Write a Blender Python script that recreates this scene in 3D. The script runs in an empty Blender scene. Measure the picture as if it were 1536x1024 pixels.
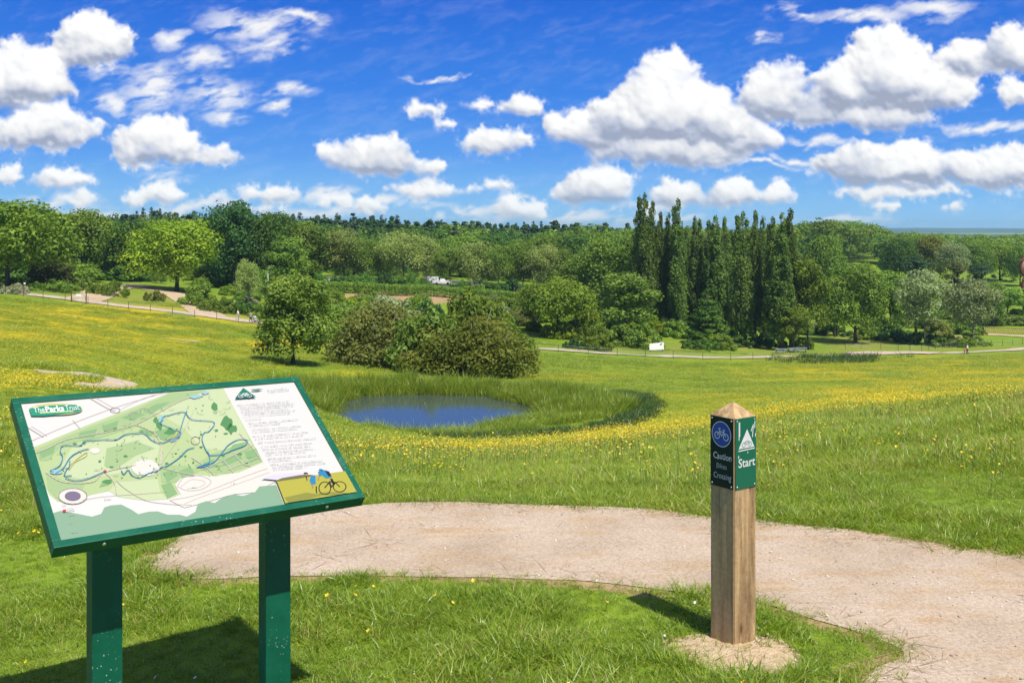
import bpy, bmesh, math, random
import numpy as np
from mathutils import Vector, Matrix, Euler

R = math.radians
F = 1550.0           # focal length in photo pixels
CX, HY = 768.0, 341.0  # principal column and horizon row of the photo
CAMZ = 1.7
rng = np.random.default_rng(11)
random.seed(5)
scene = bpy.context.scene
col = scene.collection

# ------------------------------------------------------------------ helpers
def tag(o, label=None, cat=None, group=None, kind=None):
    if label: o['label'] = label
    if cat: o['category'] = cat
    if group: o['group'] = group
    if kind: o['kind'] = kind
    return o

def empty(name, loc, rz=0.0, label=None, cat=None, group=None, scale=None):
    o = bpy.data.objects.new(name, None)
    col.objects.link(o)
    o.location = loc
    o.rotation_euler = (0, 0, rz)
    if scale is not None: o.scale = scale
    o.empty_display_size = 0.2
    return tag(o, label, cat, group)

def link(name, me, parent=None, mats=None):
    o = bpy.data.objects.new(name, me)
    col.objects.link(o)
    if parent is not None: o.parent = parent
    if mats:
        for m in (mats if isinstance(mats, (list, tuple)) else [mats]):
            me.materials.append(m)
    return o

def mesh_np(name, verts, quads, tint=None, smooth=False, uvs=None):
    """verts (n,3), quads (m,k) with constant k"""
    verts = np.asarray(verts, dtype=np.float32); quads = np.asarray(quads, dtype=np.int32)
    me = bpy.data.meshes.new(name)
    me.vertices.add(len(verts)); me.vertices.foreach_set('co', verts.ravel())
    m, k = quads.shape
    me.loops.add(m * k); me.loops.foreach_set('vertex_index', quads.ravel())
    me.polygons.add(m)
    me.polygons.foreach_set('loop_start', np.arange(0, m * k, k, dtype=np.int32))
    try: me.polygons.foreach_set('loop_total', np.full(m, k, dtype=np.int32))
    except Exception: pass
    if smooth: me.polygons.foreach_set('use_smooth', np.ones(m, dtype=bool))
    if tint is not None:
        a = me.attributes.new('tint', 'FLOAT', 'POINT')
        a.data.foreach_set('value', np.asarray(tint, dtype=np.float32))
    me.update(); me.validate()
    return me

class MB:
    """collects shapes into one bmesh"""
    def __init__(self): self.bm = bmesh.new(); self.mi = 0
    def _new(self, faces):
        for f in faces: f.material_index = self.mi
    def box(self, c, s, rot=None, bevel=0.0):
        m = Matrix.Translation(c) @ (rot.to_4x4() if rot is not None else Matrix.Identity(4)) @ Matrix.Diagonal((s[0], s[1], s[2], 1))
        r = bmesh.ops.create_cube(self.bm, size=1.0, matrix=m)
        fs = {f for v in r['verts'] for f in v.link_faces}
        if bevel > 0:
            es = {e for v in r['verts'] for e in v.link_edges}
            rb = bmesh.ops.bevel(self.bm, geom=list(es), offset=bevel, segments=2, affect='EDGES', profile=0.6)
            fs = {f for f in fs if f.is_valid} | set(rb['faces'])
        self._new(fs); return self
    def tube(self, pts, rad, n=8, closed=False, cap=True):
        pts = [Vector(p) for p in pts]
        if not hasattr(rad, '__len__'): rad = [rad] * len(pts)
        rings = []
        N = len(pts)
        for i, p in enumerate(pts):
            if closed: d = pts[(i + 1) % N] - pts[i - 1]
            else: d = pts[min(i + 1, N - 1)] - pts[max(i - 1, 0)]
            d.normalize()
            a = Vector((0, 0, 1)) if abs(d.z) < 0.9 else Vector((1, 0, 0))
            x = d.cross(a).normalized(); y = d.cross(x).normalized()
            rings.append([self.bm.verts.new(p + (x * math.cos(2 * math.pi * k / n) + y * math.sin(2 * math.pi * k / n)) * rad[i]) for k in range(n)])
        fs = []
        for i in range(N if closed else N - 1):
            A, B = rings[i], rings[(i + 1) % N]
            for k in range(n):
                fs.append(self.bm.faces.new((A[k], A[(k + 1) % n], B[(k + 1) % n], B[k])))
        if cap and not closed:
            fs.append(self.bm.faces.new(rings[0][::-1])); fs.append(self.bm.faces.new(rings[-1]))
        for f in fs: f.smooth = True
        self._new(fs); return self
    def poly(self, pts):
        try:
            f = self.bm.faces.new([self.bm.verts.new(p) for p in pts]); self._new([f])
        except ValueError: pass
        return self
    def sphere(self, c, r, sc=(1, 1, 1), u=12, v=8):
        m = Matrix.Translation(c) @ Matrix.Diagonal((r * sc[0], r * sc[1], r * sc[2], 1))
        q = bmesh.ops.create_uvsphere(self.bm, u_segments=u, v_segments=v, radius=1, matrix=m)
        fs = {f for w in q['verts'] for f in w.link_faces}
        for f in fs: f.smooth = True
        self._new(fs); return self
    def build(self, name, mats, parent=None):
        me = bpy.data.meshes.new(name)
        bmesh.ops.recalc_face_normals(self.bm, faces=self.bm.faces[:])
        self.bm.to_mesh(me); self.bm.free()
        return link(name, me, parent, mats)

# ---------------------------------------------------------------- numpy noise
def _hash(ix, iy, s):
    h = (ix.astype(np.int64) * 374761393 + iy.astype(np.int64) * 668265263 + s * 974711) & 0x7fffffff
    h = ((h ^ (h >> 13)) * 1274126177) & 0x7fffffff
    h = h ^ (h >> 16)
    return (h & 0xffff) / 65535.0
def vnoise(x, y, s=0):
    ix = np.floor(x); iy = np.floor(y); fx = x - ix; fy = y - iy
    fx = fx * fx * (3 - 2 * fx); fy = fy * fy * (3 - 2 * fy)
    a = _hash(ix, iy, s); b = _hash(ix + 1, iy, s); c = _hash(ix, iy + 1, s); d = _hash(ix + 1, iy + 1, s)
    return (a * (1 - fx) + b * fx) * (1 - fy) + (c * (1 - fx) + d * fx) * fy
def fbm(x, y, s=0, o=4):
    t = 0; a = 0.5; n = 0
    for i in range(o):
        t = t + a * vnoise(x, y, s + i * 7); n += a
        x = x * 2.03 + 11.3; y = y * 2.03 + 5.7; a *= 0.5
    return t / n
def sstep(a, b, x):
    t = np.clip((x - a) / (b - a), 0, 1); return t * t * (3 - 2 * t)

# -------------------------------------------------------------------- terrain
# surveyed profiles of the hillside: for each bearing, (distance ahead, height)
def prof(p): return [(Y, CAMZ - (py - HY) / F * Y) for Y, py in p]
FLAT = [(0.3, 0.0), (2, 0.0), (4.2, 0.0), (5.5, 0.0)]
PROF = {
 -700: FLAT + [(6.4, .0)] + prof([(10, 625), (16, 585), (30, 545), (60, 497), (100, 460), (140, 438), (165, 418), (200, 408), (300, 395), (500, 378), (900, 362)]),
 0:    FLAT + [(6.4, .0)] + prof([(10, 650), (16, 600), (30, 566), (60, 510), (100, 472), (140, 447), (150, 440), (165, 425), (200, 412), (300, 395), (500, 378), (900, 362)]),
 384:  FLAT + [(6.4, .0)] + prof([(10, 675), (16, 645), (30, 620), (60, 588), (80, 568), (98, 548), (130, 515), (165, 485), (180, 470), (200, 455), (230, 440), (250, 425), (300, 408), (500, 380), (900, 362)]),
 570:  FLAT + [(6.6, .0)] + prof([(8, 714), (11, 700), (16, 693), (25, 687), (40, 681), (52, 677), (64, 668), (88, 590), (100, 566), (130, 536), (160, 506), (190, 478), (215, 452), (230, 439), (238, 434), (250, 422), (300, 409), (500, 382), (900, 363)]),
 768:  FLAT + [(6.6, .0)] + prof([(8, 713), (11, 699), (16, 691), (25, 685), (40, 680), (52, 677), (64, 668), (88, 590), (100, 567), (130, 542), (160, 520), (190, 495), (215, 452), (226, 438), (238, 434), (250, 422), (300, 409), (500, 383), (900, 364)]),
 1152: FLAT + [(6.6, .0)] + prof([(8, 712), (11, 668), (16, 645), (25, 630), (45, 613), (70, 600), (100, 580), (140, 557), (180, 536), (200, 524), (230, 505), (260, 480), (300, 448), (400, 408), (500, 388), (900, 364)]),
 1536: FLAT + [(6.4, .0)] + prof([(8, 676), (11, 625), (16, 600), (25, 590), (45, 581), (70, 570), (110, 556), (150, 540), (190, 524), (220, 508), (250, 490), (300, 455), (350, 424), (450, 400), (600, 385), (900, 365)]),
 2300: FLAT + [(6.4, .0)] + prof([(8, 660), (11, 600), (16, 575), (25, 568), (45, 562), (70, 556), (110, 546), (150, 532), (190, 518), (220, 505), (250, 488), (300, 455), (350, 424), (450, 400), (600, 385), (900, 365)]),
}
W0, W1, NW = math.log(0.3), math.log(900.0), 500
U0, U1, NU = -1.2, 1.2, 260
_w = np.linspace(W0, W1, NW)
_cols = sorted(PROF)
_tab = np.array([np.interp(_w, [math.log(p[0]) for p in PROF[c]], [p[1] for p in PROF[c]]) for c in _cols])
_us = np.array([(c - CX) / F for c in _cols])
_u = np.linspace(U0, U1, NU)
TAB = np.stack([np.interp(_u, _us, _tab[:, j]) for j in range(NW)], 1)
def _smooth(T, ax, k, n):
    for _ in range(n):
        P = np.pad(T, [(k, k) if a == ax else (0, 0) for a in (0, 1)], mode='edge')
        c = np.cumsum(P, axis=ax); z = np.zeros_like(np.take(c, [0], axis=ax))
        c = np.concatenate([z, c], axis=ax); m = 2 * k + 1; L = T.shape[ax]
        T = (np.take(c, range(m, m + L), axis=ax) - np.take(c, range(0, L), axis=ax)) / m
    return T
TAB = _smooth(TAB, 0, 10, 3); TAB = _smooth(TAB, 1, 5, 2)
POND = (-6.1, 75.3, 8.1, 9.0)   # centre x, y, half width, half depth
WATER_Z = CAMZ - (641 - HY) / F * 69.6
def pond_r(x, y):
    dx = (x - POND[0]) / POND[2]; dy = (y - POND[1]) / POND[3]
    a = np.arctan2(dy, dx)
    return np.sqrt(dx * dx + dy * dy) / (1 + 0.06 * np.sin(3 * a + 1) + 0.04 * np.sin(5 * a + 2))
def ground(x, y):
    x = np.asarray(x, dtype=float); y = np.asarray(y, dtype=float)
    yy = np.clip(y, 0.31, 899); w = np.log(yy); u = np.clip(x / yy, U0, U1 - 1e-6)
    fu = (u - U0) / (U1 - U0) * (NU - 1); fw = (w - W0) / (W1 - W0) * (NW - 1)
    iu = np.clip(fu.astype(int), 0, NU - 2); iw = np.clip(fw.astype(int), 0, NW - 2)
    a = fu - iu; b = fw - iw
    z = (TAB[iu, iw] * (1 - a) + TAB[iu + 1, iw] * a) * (1 - b) + (TAB[iu, iw + 1] * (1 - a) + TAB[iu + 1, iw + 1] * a) * b
    z = z + (fbm(x / 9, y / 9, 3) - .5) * 0.5 * sstep(14, 40, y) + (fbm(x / 1.3, y / 1.3, 9, 3) - .5) * 0.10 * sstep(6.8, 10, y)
    pr = pond_r(x, y)
    rim = WATER_Z + 0.10 + 0.5 * (pr - 1.0)
    k = sstep(1.75, 1.15, pr)
    z = z * (1 - k) + np.where(pr < 1.0, WATER_Z - 0.9 * np.clip(1.03 - pr, 0, 1) ** .5 * 1.2, rim) * k
    far = sstep(700, 3000, y)
    return z - far * 18
def gz(x, y): return float(ground(np.array([x]), np.array([y]))[0])
_Ys = np.geomspace(2.0, 880, 2500)
def hit(px, py):
    """where the line of sight through a photo pixel meets the ground"""
    X = (px - CX) / F * _Ys
    z = ground(X, _Ys); line = CAMZ - (py - HY) / F * _Ys
    k = np.argmax(z >= line)
    if not (z >= line).any(): k = len(_Ys) - 1
    Y = _Ys[k]
    return float(X[k]), float(Y), float(z[k])
def on(px, Y):
    X = (px - CX) / F * Y
    return X, Y, gz(X, Y)
def flat(px, py):
    Y = F * CAMZ / (py - HY); return ((px - CX) / F * Y, Y)
def in_poly(x, y, P):
    x = np.asarray(x); y = np.asarray(y); r = np.zeros(x.shape, bool)
    n = len(P); j = n - 1
    for i in range(n):
        xi, yi = P[i]; xj, yj = P[j]
        c = ((yi > y) != (yj > y)) & (x < (xj - xi) * (y - yi) / ((yj - yi) or 1e-9) + xi)
        r ^= c; j = i
    return r
def spline(P, n=6, closed=False):
    P = [np.array(p, float) for p in P]; out = []; N = len(P)
    for i in range(N if closed else N - 1):
        g = lambda k: P[k % N] if closed else P[min(max(k, 0), N - 1)]
        a, b, c, d = g(i - 1), g(i), g(i + 1), g(i + 2)
        for t in np.linspace(0, 1, n, endpoint=False):
            out.append(0.5 * (2 * b + (c - a) * t + (2 * a - 5 * b + 4 * c - d) * t * t + (3 * b - a - 3 * c + d) * t ** 3))
    if not closed: out.append(P[-1])
    return [tuple(float(q) for q in o) for o in out]

# where buttercups grow (soft patches, located by sighting)
YP = [(150, 478, 230, 26, 1.0), (60, 505, 160, 20, .6), (330, 500, 60, 8, .35), (390, 517, 90, 9, 1.0), (170, 540, 180, 12, .45),
      (40, 575, 90, 26, .55), (30, 640, 60, 90, .55), (150, 560, 200, 10, .4), (455, 505, 40, 8, .5),
      (740, 681, 230, 12, .75), (900, 668, 160, 11, .7), (620, 690, 120, 9, .8), (1000, 655, 120, 12, .7), (800, 705, 300, 14, .10),
      (1100, 640, 110, 14, .8), (1150, 655, 130, 14, .4), (1230, 625, 120, 11, .6), (1370, 604, 170, 13, .65), (1430, 585, 190, 10, .7),
      (1250, 590, 150, 7, .7), (1480, 560, 130, 8, .8), (1350, 572, 130, 6, .6), (1000, 620, 60, 10, .35), (1500, 545, 90, 6, .6), (950, 560, 90, 8, .25), (1180, 570, 120, 8, .25),
      (560, 712, 60, 14, .15), (1050, 690, 160, 14, .12), (1350, 635, 160, 12, .15), (1250, 605, 320, 30, .42), (200, 505, 320, 60, .58), (860, 566, 130, 10, .4), (1350, 555, 280, 24, .85), (600, 705, 120, 10, .3), (540, 525, 60, 9, .5), (520, 560, 60, 8, .5)]
def yellow(x, y):
    x = np.asarray(x, float); y = np.asarray(y, float)
    yy = np.maximum(y, 0.5); z = ground(x, y)
    px = CX + F * x / yy; py = HY + F * (CAMZ - z) / yy
    t = np.zeros_like(x)
    for cx, cy, rx, ry, a in YP:
        d = ((px - cx) / rx) ** 2 + ((py - cy) / ry) ** 2
        t = np.maximum(t, a * np.exp(-d))
    n = fbm(x / 5.0, y / 7.0, 21, 4)
    t = t * sstep(.30, .62, n + .12)
    return np.where((y > 6.5) & (y < 210) & (pond_r(x, y) > 1.5), t, 0)

# ------------------------------------------------------------------ materials
def newmat(name):
    m = bpy.data.materials.new(name); m.use_nodes = True
    nt = m.node_tree
    for n in list(nt.nodes): nt.nodes.remove(n)
    out = nt.nodes.new('ShaderNodeOutputMaterial')
    return m, nt, out
def N(nt, t, **k):
    n = nt.nodes.new(t)
    for a, b in k.items():
        if a == 'ins':
            for i, v in b.items(): n.inputs[i].default_value = v
        else: setattr(n, a, b)
    return n
def noise(nt, scale, detail=4, rough=.55, vec=None, dist=0.0):
    n = N(nt, 'ShaderNodeTexNoise', ins={'Scale': scale, 'Detail': detail, 'Roughness': rough, 'Distortion': dist})
    if vec is not None: nt.links.new(vec, n.inputs['Vector'])
    return n
def ramp(nt, fac, stops, interp='LINEAR'):
    r = N(nt, 'ShaderNodeValToRGB'); r.color_ramp.interpolation = interp
    e = r.color_ramp.elements
    while len(e) < len(stops): e.new(0.5)
    for i, (p, c) in enumerate(stops):
        e[i].position = p; e[i].color = (c[0], c[1], c[2], 1)
    if fac is not None: nt.links.new(fac, r.inputs['Fac'])
    return r
def mixc(nt, fac, a, b, mode='MIX'):
    m = N(nt, 'ShaderNodeMix', data_type='RGBA', blend_type=mode)
    for sock, v in ((m.inputs[0], fac), (m.inputs[6], a), (m.inputs[7], b)):
        if isinstance(v, (int, float)): sock.default_value = v
        elif isinstance(v, (tuple, list)): sock.default_value = (v[0], v[1], v[2], 1)
        else: nt.links.new(v, sock)
    return m.outputs[2]
def mathn(nt, op, a, b=None, c=None, clamp=False):
    m = N(nt, 'ShaderNodeMath', operation=op, use_clamp=clamp)
    for i, v in enumerate((a, b, c)):
        if v is None: continue
        if isinstance(v, (int, float)): m.inputs[i].default_value = v
        else: nt.links.new(v, m.inputs[i])
    return m.outputs[0]
def bump(nt, h, strength=.3, dist=.01):
    b = N(nt, 'ShaderNodeBump', ins={'Strength': strength, 'Distance': dist}); nt.links.new(h, b.inputs['Height']); return b.outputs[0]
def pbr(name, color, rough=.6, metal=0.0, spec=.5, var=0.0, vscale=30, bumpy=0.0, coat=0.0):
    m, nt, out = newmat(name)
    b = N(nt, 'ShaderNodeBsdfPrincipled', ins={'Base Color': (*color, 1), 'Roughness': rough, 'Metallic': metal, 'Specular IOR Level': spec, 'Coat Weight': coat})
    if var or bumpy:
        tc = N(nt, 'ShaderNodeTexCoord'); n = noise(nt, vscale, 5, .6, tc.outputs['Object'])
        if var:
            d = tuple(max(0, c * (1 - var)) for c in color); l = tuple(min(1, c * (1 + var)) for c in color)
            r = ramp(nt, n.outputs['Fac'], [(.3, d), (.7, l)]); nt.links.new(r.outputs[0], b.inputs['Base Color'])
        if bumpy: nt.links.new(bump(nt, n.outputs['Fac'], bumpy, .01), b.inputs['Normal'])
    nt.links.new(b.outputs[0], out.inputs[0])
    return m
def leafmat(name, dark, light, trans=.36, rough=.55, hue_pos=0.0):
    """foliage: each leaf takes its own colour between two greens (attribute 'tint')"""
    m, nt, out = newmat(name)
    at = N(nt, 'ShaderNodeAttribute', attribute_name='tint')
    r = ramp(nt, at.outputs['Fac'], [(0.0, dark), (1.0, light)])
    oi = N(nt, 'ShaderNodeObjectInfo')
    hs = N(nt, 'ShaderNodeHueSaturation', ins={'Saturation': 1.0})
    nt.links.new(r.outputs[0], hs.inputs['Color'])
    mr = N(nt, 'ShaderNodeMapRange', ins={3: .78, 4: 1.22}); nt.links.new(oi.outputs['Random'], mr.inputs[0]); nt.links.new(mr.outputs[0], hs.inputs['Value'])
    mh = N(nt, 'ShaderNodeMapRange', ins={3: .492, 4: .508}); nt.links.new(oi.outputs['Random'], mh.inputs[0]); nt.links.new(mh.outputs[0], hs.inputs['Hue'])
    d = N(nt, 'ShaderNodeBsdfPrincipled', ins={'Roughness': rough, 'Specular IOR Level': .16})
    t = N(nt, 'ShaderNodeBsdfTranslucent')
    nt.links.new(hs.outputs[0], d.inputs['Base Color'])
    tc = mixc(nt, 1.0, hs.outputs[0], (1.25, 1.25, .55), 'MULTIPLY'); nt.links.new(tc, t.inputs['Color'])
    mx = N(nt, 'ShaderNodeMixShader', ins={0: trans})
    nt.links.new(d.outputs[0], mx.inputs[1]); nt.links.new(t.outputs[0], mx.inputs[2]); nt.links.new(mx.outputs[0], out.inputs[0])
    return m
def barkmat(name, a, b):
    m, nt, out = newmat(name)
    tc = N(nt, 'ShaderNodeTexCoord'); mp = N(nt, 'ShaderNodeMapping', ins={'Scale': (6, 6, 1.2)})
    nt.links.new(tc.outputs['Object'], mp.inputs[0]); n = noise(nt, 3, 5, .65, mp.outputs[0])
    r = ramp(nt, n.outputs['Fac'], [(.35, a), (.65, b)])
    p = N(nt, 'ShaderNodeBsdfPrincipled', ins={'Roughness': .9, 'Specular IOR Level': .2})
    nt.links.new(r.outputs[0], p.inputs['Base Color']); nt.links.new(bump(nt, n.outputs['Fac'], .5, .05), p.inputs['Normal'])
    nt.links.new(p.outputs[0], out.inputs[0]); return m

# ------------------------------------------------------------- camera + light
cam = bpy.data.cameras.new('camera'); camo = bpy.data.objects.new('camera', cam); col.objects.link(camo)
camo.location = (0, 0, CAMZ); camo.rotation_euler = (R(90), 0, 0)
cam.sensor_width = 36.0; cam.lens = 36.0 * F / 1536.0
cam.shift_y = -(512 - HY) / 1536.0
cam.clip_start = 0.1; cam.clip_end = 40000
scene.camera = camo
SUN_AZ, SUN_EL = R(-57), R(59)      # direction towards the sun: right and behind the camera
sd = Vector((math.cos(SUN_EL) * math.cos(SUN_AZ), math.cos(SUN_EL) * math.sin(SUN_AZ), math.sin(SUN_EL)))
sun = bpy.data.lights.new('sun', 'SUN'); sun.energy = 4.6; sun.angle = R(.53); sun.color = (1, .945, .83)
suno = bpy.data.objects.new('sun', sun); col.objects.link(suno); suno.location = (20, -30, 60)
suno.rotation_euler = sd.to_track_quat('Z', 'Y').to_euler()
scene.view_settings.view_transform = 'Standard'; scene.view_settings.look = 'None'
scene.view_settings.exposure = 0.4; scene.view_settings.gamma = 1.0
scene.cycles.max_bounces = 8; scene.cycles.diffuse_bounces = 3; scene.cycles.glossy_bounces = 3
scene.cycles.transparent_max_bounces = 8; scene.cycles.volume_bounces = 1
scene.cycles.use_denoising = True
try: scene.cycles.denoiser = 'OPENIMAGEDENOISE'
except Exception: pass
# ------------------------------------------------------------------ sky, clouds
# cumulus: centre x, base y (photo px), half width, height
CUM = [(140, 88, 72, 74), (95, 95, 40, 40), (40, 140, 74, 85), (0, 150, 40, 90), (85, 140, 35, 45), (70, 212, 88, 60), (20, 215, 50, 50), (130, 200, 35, 30),
 (235, 236, 82, 62), (200, 236, 50, 42), (330, 243, 52, 24), (90, 277, 62, 26), (15, 270, 28, 20),
 (245, 303, 52, 28), (200, 304, 30, 18), (115, 304, 48, 14), (405, 298, 62, 22), (390, 316, 55, 14), (545, 318, 50, 18), (500, 305, 40, 12), (330, 300, 40, 12),
 (575, 255, 55, 58), (535, 255, 45, 48), (640, 255, 52, 25), (498, 242, 28, 30), (560, 265, 50, 20),
 (785, 170, 42, 36), (715, 164, 40, 15), (635, 168, 40, 16), (670, 190, 22, 14), (745, 230, 68, 38), (720, 228, 35, 30),
 (1000, 190, 85, 112), (950, 200, 85, 78), (1060, 205, 80, 80), (890, 215, 75, 50), (1000, 240, 150, 52), (1115, 225, 65, 58), (1050, 248, 90, 36), (845, 200, 35, 32),
 (895, 300, 68, 55), (930, 300, 35, 30), (860, 300, 35, 34), (780, 325, 55, 32), (740, 322, 30, 14),
 (1020, 305, 52, 40), (1100, 305, 52, 42), (1160, 303, 42, 30), (1060, 310, 60, 20), (960, 318, 60, 14),
 (1330, 140, 85, 108), (1280, 160, 75, 85), (1380, 160, 75, 70), (1165, 165, 55, 82), (1225, 175, 60, 50), (1310, 188, 110, 44), (1430, 145, 45, 40),
 (1445, 105, 60, 50), (1520, 100, 55, 70), (1490, 110, 50, 35), (1525, 152, 38, 36),
 (1290, 268, 75, 62), (1360, 268, 80, 62), (1440, 268, 70, 48), (1510, 272, 70, 60), (1250, 262, 38, 34),
 (1300, 298, 85, 18), (1400, 292, 85, 14), (1330, 312, 40, 10), (1440, 316, 40, 12), (1520, 300, 40, 12), (640, 290, 52, 22), (690, 292, 35, 16), (745, 284, 30, 14), (640, 272, 30, 12), (655, 326, 18, 8), (590, 285, 20, 10)]
WISP = [(230, 130, 55, 45), (330, 145, 62, 40), (380, 42, 95, 34), (440, 140, 50, 18), (345, 178, 48, 16), (175, 150, 28, 20), (422, 165, 26, 16), (300, 95, 40, 22), (250, 60, 30, 20), (150, 105, 40, 25), (450, 25, 50, 14), (400, 75, 70, 18),
 (1200, 16, 40, 14), (1290, 22, 70, 22), (1155, 52, 30, 10), (1400, 15, 90, 18), (1480, 185, 80, 12), (720, 330, 60, 14), (880, 328, 90, 16), (1180, 240, 60, 8), (250, 270, 60, 16), (650, 110, 60, 6), (120, 320, 120, 8), (480, 290, 60, 14), (1260, 330, 90, 8), (780, 300, 60, 8), (1130, 250, 70, 6), (60, 300, 90, 16), (180, 322, 120, 14), (300, 318, 90, 14), (470, 318, 80, 14), (560, 302, 70, 14), (700, 312, 80, 14), (850, 322, 100, 12), (1000, 326, 120, 10), (1220, 210, 70, 12), (210, 255, 70, 10)]

def bake_clouds():
    """cloud cover computed once from puffs (chart of the sky: u = x/y, v = z/y of the direction)"""
    S = 1450.0                                   # chart samples per unit of u
    Wd, Hd = int(1.5 * S), int(0.40 * S)
    k = S / F
    Z = np.full((Hd, Wd), -1e3, np.float32); T = np.zeros((Hd, Wd), np.float32); Q = np.zeros((Hd, Wd), np.float32)
    rs = np.random.default_rng(4)
    def splat(cx, cy, cz, r, by, h, size):
        x0, x1 = int(max(0, cx - r - 1)), int(min(Wd, cx + r + 2)); y0, y1 = int(max(0, cy - r - 1)), int(min(Hd, cy + r + 2))
        if x1 <= x0 or y1 <= y0: return
        yy, xx = np.mgrid[y0:y1, x0:x1]
        d2 = (xx - cx) ** 2 + (yy - cy) ** 2
        inside = d2 < r * r
        z = cz + np.sqrt(np.maximum(r * r - d2, 0))
        under = np.maximum(0, by - yy); z = z - under * 3.0
        sub = Z[y0:y1, x0:x1]; w = inside & (z > sub) & (z > -r * .3)
        sub[w] = z[w]
        T[y0:y1, x0:x1][w] = np.clip((yy - by) / h, -.3, 1.2)[w]
        Q[y0:y1, x0:x1][w] = size
    for (bx, by, rx, h) in CUM:
        cx, cy = ((bx - CX) / F + .75) * S, ((HY - by) / F + .02) * S
        rx, h = rx * k, h * k
        n1 = int(10 + rx * h / 160); n2 = int(40 + rx * h / 26); n3 = int(60 + rx * h / 9)
        for n, f0, f1, shell in ((n1, .30, .46, .45), (n2, .13, .22, .86), (n3, .05, .10, 1.0)):
            for _ in range(n):
                a = rs.uniform(0, math.pi); e = rs.uniform(0, 1) ** .7 * math.pi / 2
                dx = math.cos(a) * math.sin(e + .0); dy = abs(math.sin(a)) * math.sin(e); dz = math.cos(e)
                q = shell * rs.uniform(.8, 1.0)
                r = h * rs.uniform(f0, f1) * (1.15 if rs.random() < .2 else 1)
                X = cx + dx * rx * q * .86; Yv = cy + dy * h * q * .84 + h * .06; Zz = dz * min(rx, h) * .8 * q
                splat(X, Yv, Zz, r, cy + rs.normal() * h * .03, h, h)
    yy, xx = np.mgrid[0:Hd, 0:Wd].astype(np.float32)
    def fb(scale, seed, o=5): return fbm(xx / scale, yy / scale, seed, o).astype(np.float32)
    n1, n2 = fb(20, 31), fb(20, 47); n3, n4 = fb(6, 53, 3), fb(6, 59, 3)
    X = np.clip(xx + (n1 - .5) * 34 + (n3 - .5) * 9, 0, Wd - 1).astype(int); Y = np.clip(yy + (n2 - .5) * 26 + (n4 - .5) * 9, 0, Hd - 1).astype(int)
    Z, T, Q = Z[Y, X], T[Y, X], Q[Y, X]
    mask = (Z > -900).astype(np.float32)
    def blur(A, r, n=2):
        for _ in range(n):
            A = _smooth(A, 0, r, 1); A = _smooth(A, 1, r, 1)
        return A
    Zc = np.where(mask > 0, Z, 0)
    dens = mask * (0.35 + 0.65 * sstep(0, 1, np.maximum(Zc, 0) / np.maximum(Q, 1) * 2.2))
    e = blur(dens, 3, 2); soft = blur(dens, 8, 2)
    fine = fb(9, 71, 4); mid = fb(34, 73, 4)
    tiny = fb(4, 77, 3)
    alpha = sstep(.02, .95, e + ((fine - .5) * 1.5 + (tiny - .5) * .8) * (1 - soft) + (mid - .5) * .8)
    alpha *= sstep(.02, .30, soft)
    # relief shading at three sizes of billow
    light = 0
    L = (.38, .76, .53)
    Zs = np.where(mask > 0, Z, blur(Zc, 4, 1)) + (fine - .5) * 4
    for r, w, amp in ((1, .36, .6), (2, .34, .8), (5, .16, .9), (12, .14, 1.0)):
        B = blur(Zs, r, 2); gy, gx = np.gradient(B)
        inv = 1 / np.sqrt(1 + (gx * amp) ** 2 + (gy * amp) ** 2)
        light = light + w * np.clip((-gx * amp * L[0] - gy * amp * L[1] + L[2]) * inv, -.4, 1)
    light = light / .95
    hb = blur(T, 7, 2); thick = sstep(14, 60, blur(Q, 8, 1))
    hb = hb + (mid - .5) * .7 + (fb(70, 79, 3) - .5) * .5
    base = sstep(.60, -.05, hb) * (.22 + .78 * thick) * sstep(.25, .9, soft)
    lw = np.clip(.5 + .5 * light, 0, 1); lw = .55 * lw + .45 * blur(lw, 3, 2)
    b = .36 + .70 * lw - .24 * base + .08 * (1 - soft) + (mid - .5) * .16 + (fb(14, 85, 4) - .5) * .12 * base
    b = np.clip(b, .44, 1.02)
    alpha *= 1 - .75 * sstep(.30, -.25, hb + (fine - .5) * .6 + (mid - .5) * .6) * sstep(1.02, .35, soft)
    # wisps: streaked fibres
    wf = np.zeros((Hd, Wd), np.float32)
    wx, wy = xx + (fb(60, 81) - .5) * 70, yy + (fb(60, 83) - .5) * 46
    for (bx, by, rx, h) in WISP:
        cx, cy = ((bx - CX) / F + .75) * S, ((HY - by) / F + .02) * S
        wf = np.maximum(wf, 1 - np.sqrt(((wx - cx) / (rx * k * 1.15)) ** 2 + ((wy - cy) / (h * k * 1.0)) ** 2))
    ca, sa = math.cos(R(14)), math.sin(R(14)); sx, sy = xx * ca + yy * sa, -xx * sa + yy * ca
    fib = .62 * fbm(sx / 46 + (n1 - .5) * .8, sy / 13 + (n2 - .5) * .9, 91, 6) + .38 * fbm(sx / 14 + (n1 - .5), sy / 5 + (n2 - .5), 93, 5)
    wa = np.clip(wf + .18, 0, 1) * sstep(.40, .80, fib + wf * .26) * .95
    wa = np.where(wf > -.18, wa, 0) * sstep(-.18, .25, wf)
    edge = sstep(0, 90, xx) * sstep(Wd - 1, Wd - 90, xx); alpha = alpha * edge; wa = wa * edge
    A = alpha + (1 - alpha) * wa
    wb = .90 + .10 * (fib - .4)
    b = (alpha * b + (1 - alpha) * wa * wb) / np.maximum(A, 1e-4)
    b = np.clip(b, .3, 1.06); t = sstep(.44, .92, b)
    img = np.zeros((Hd, Wd, 4), np.float32)
    img[..., 0] = b * (.80 + .20 * t); img[..., 1] = b * (.90 + .10 * t); img[..., 2] = b * (1.16 - .16 * t); img[..., 3] = A
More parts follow.
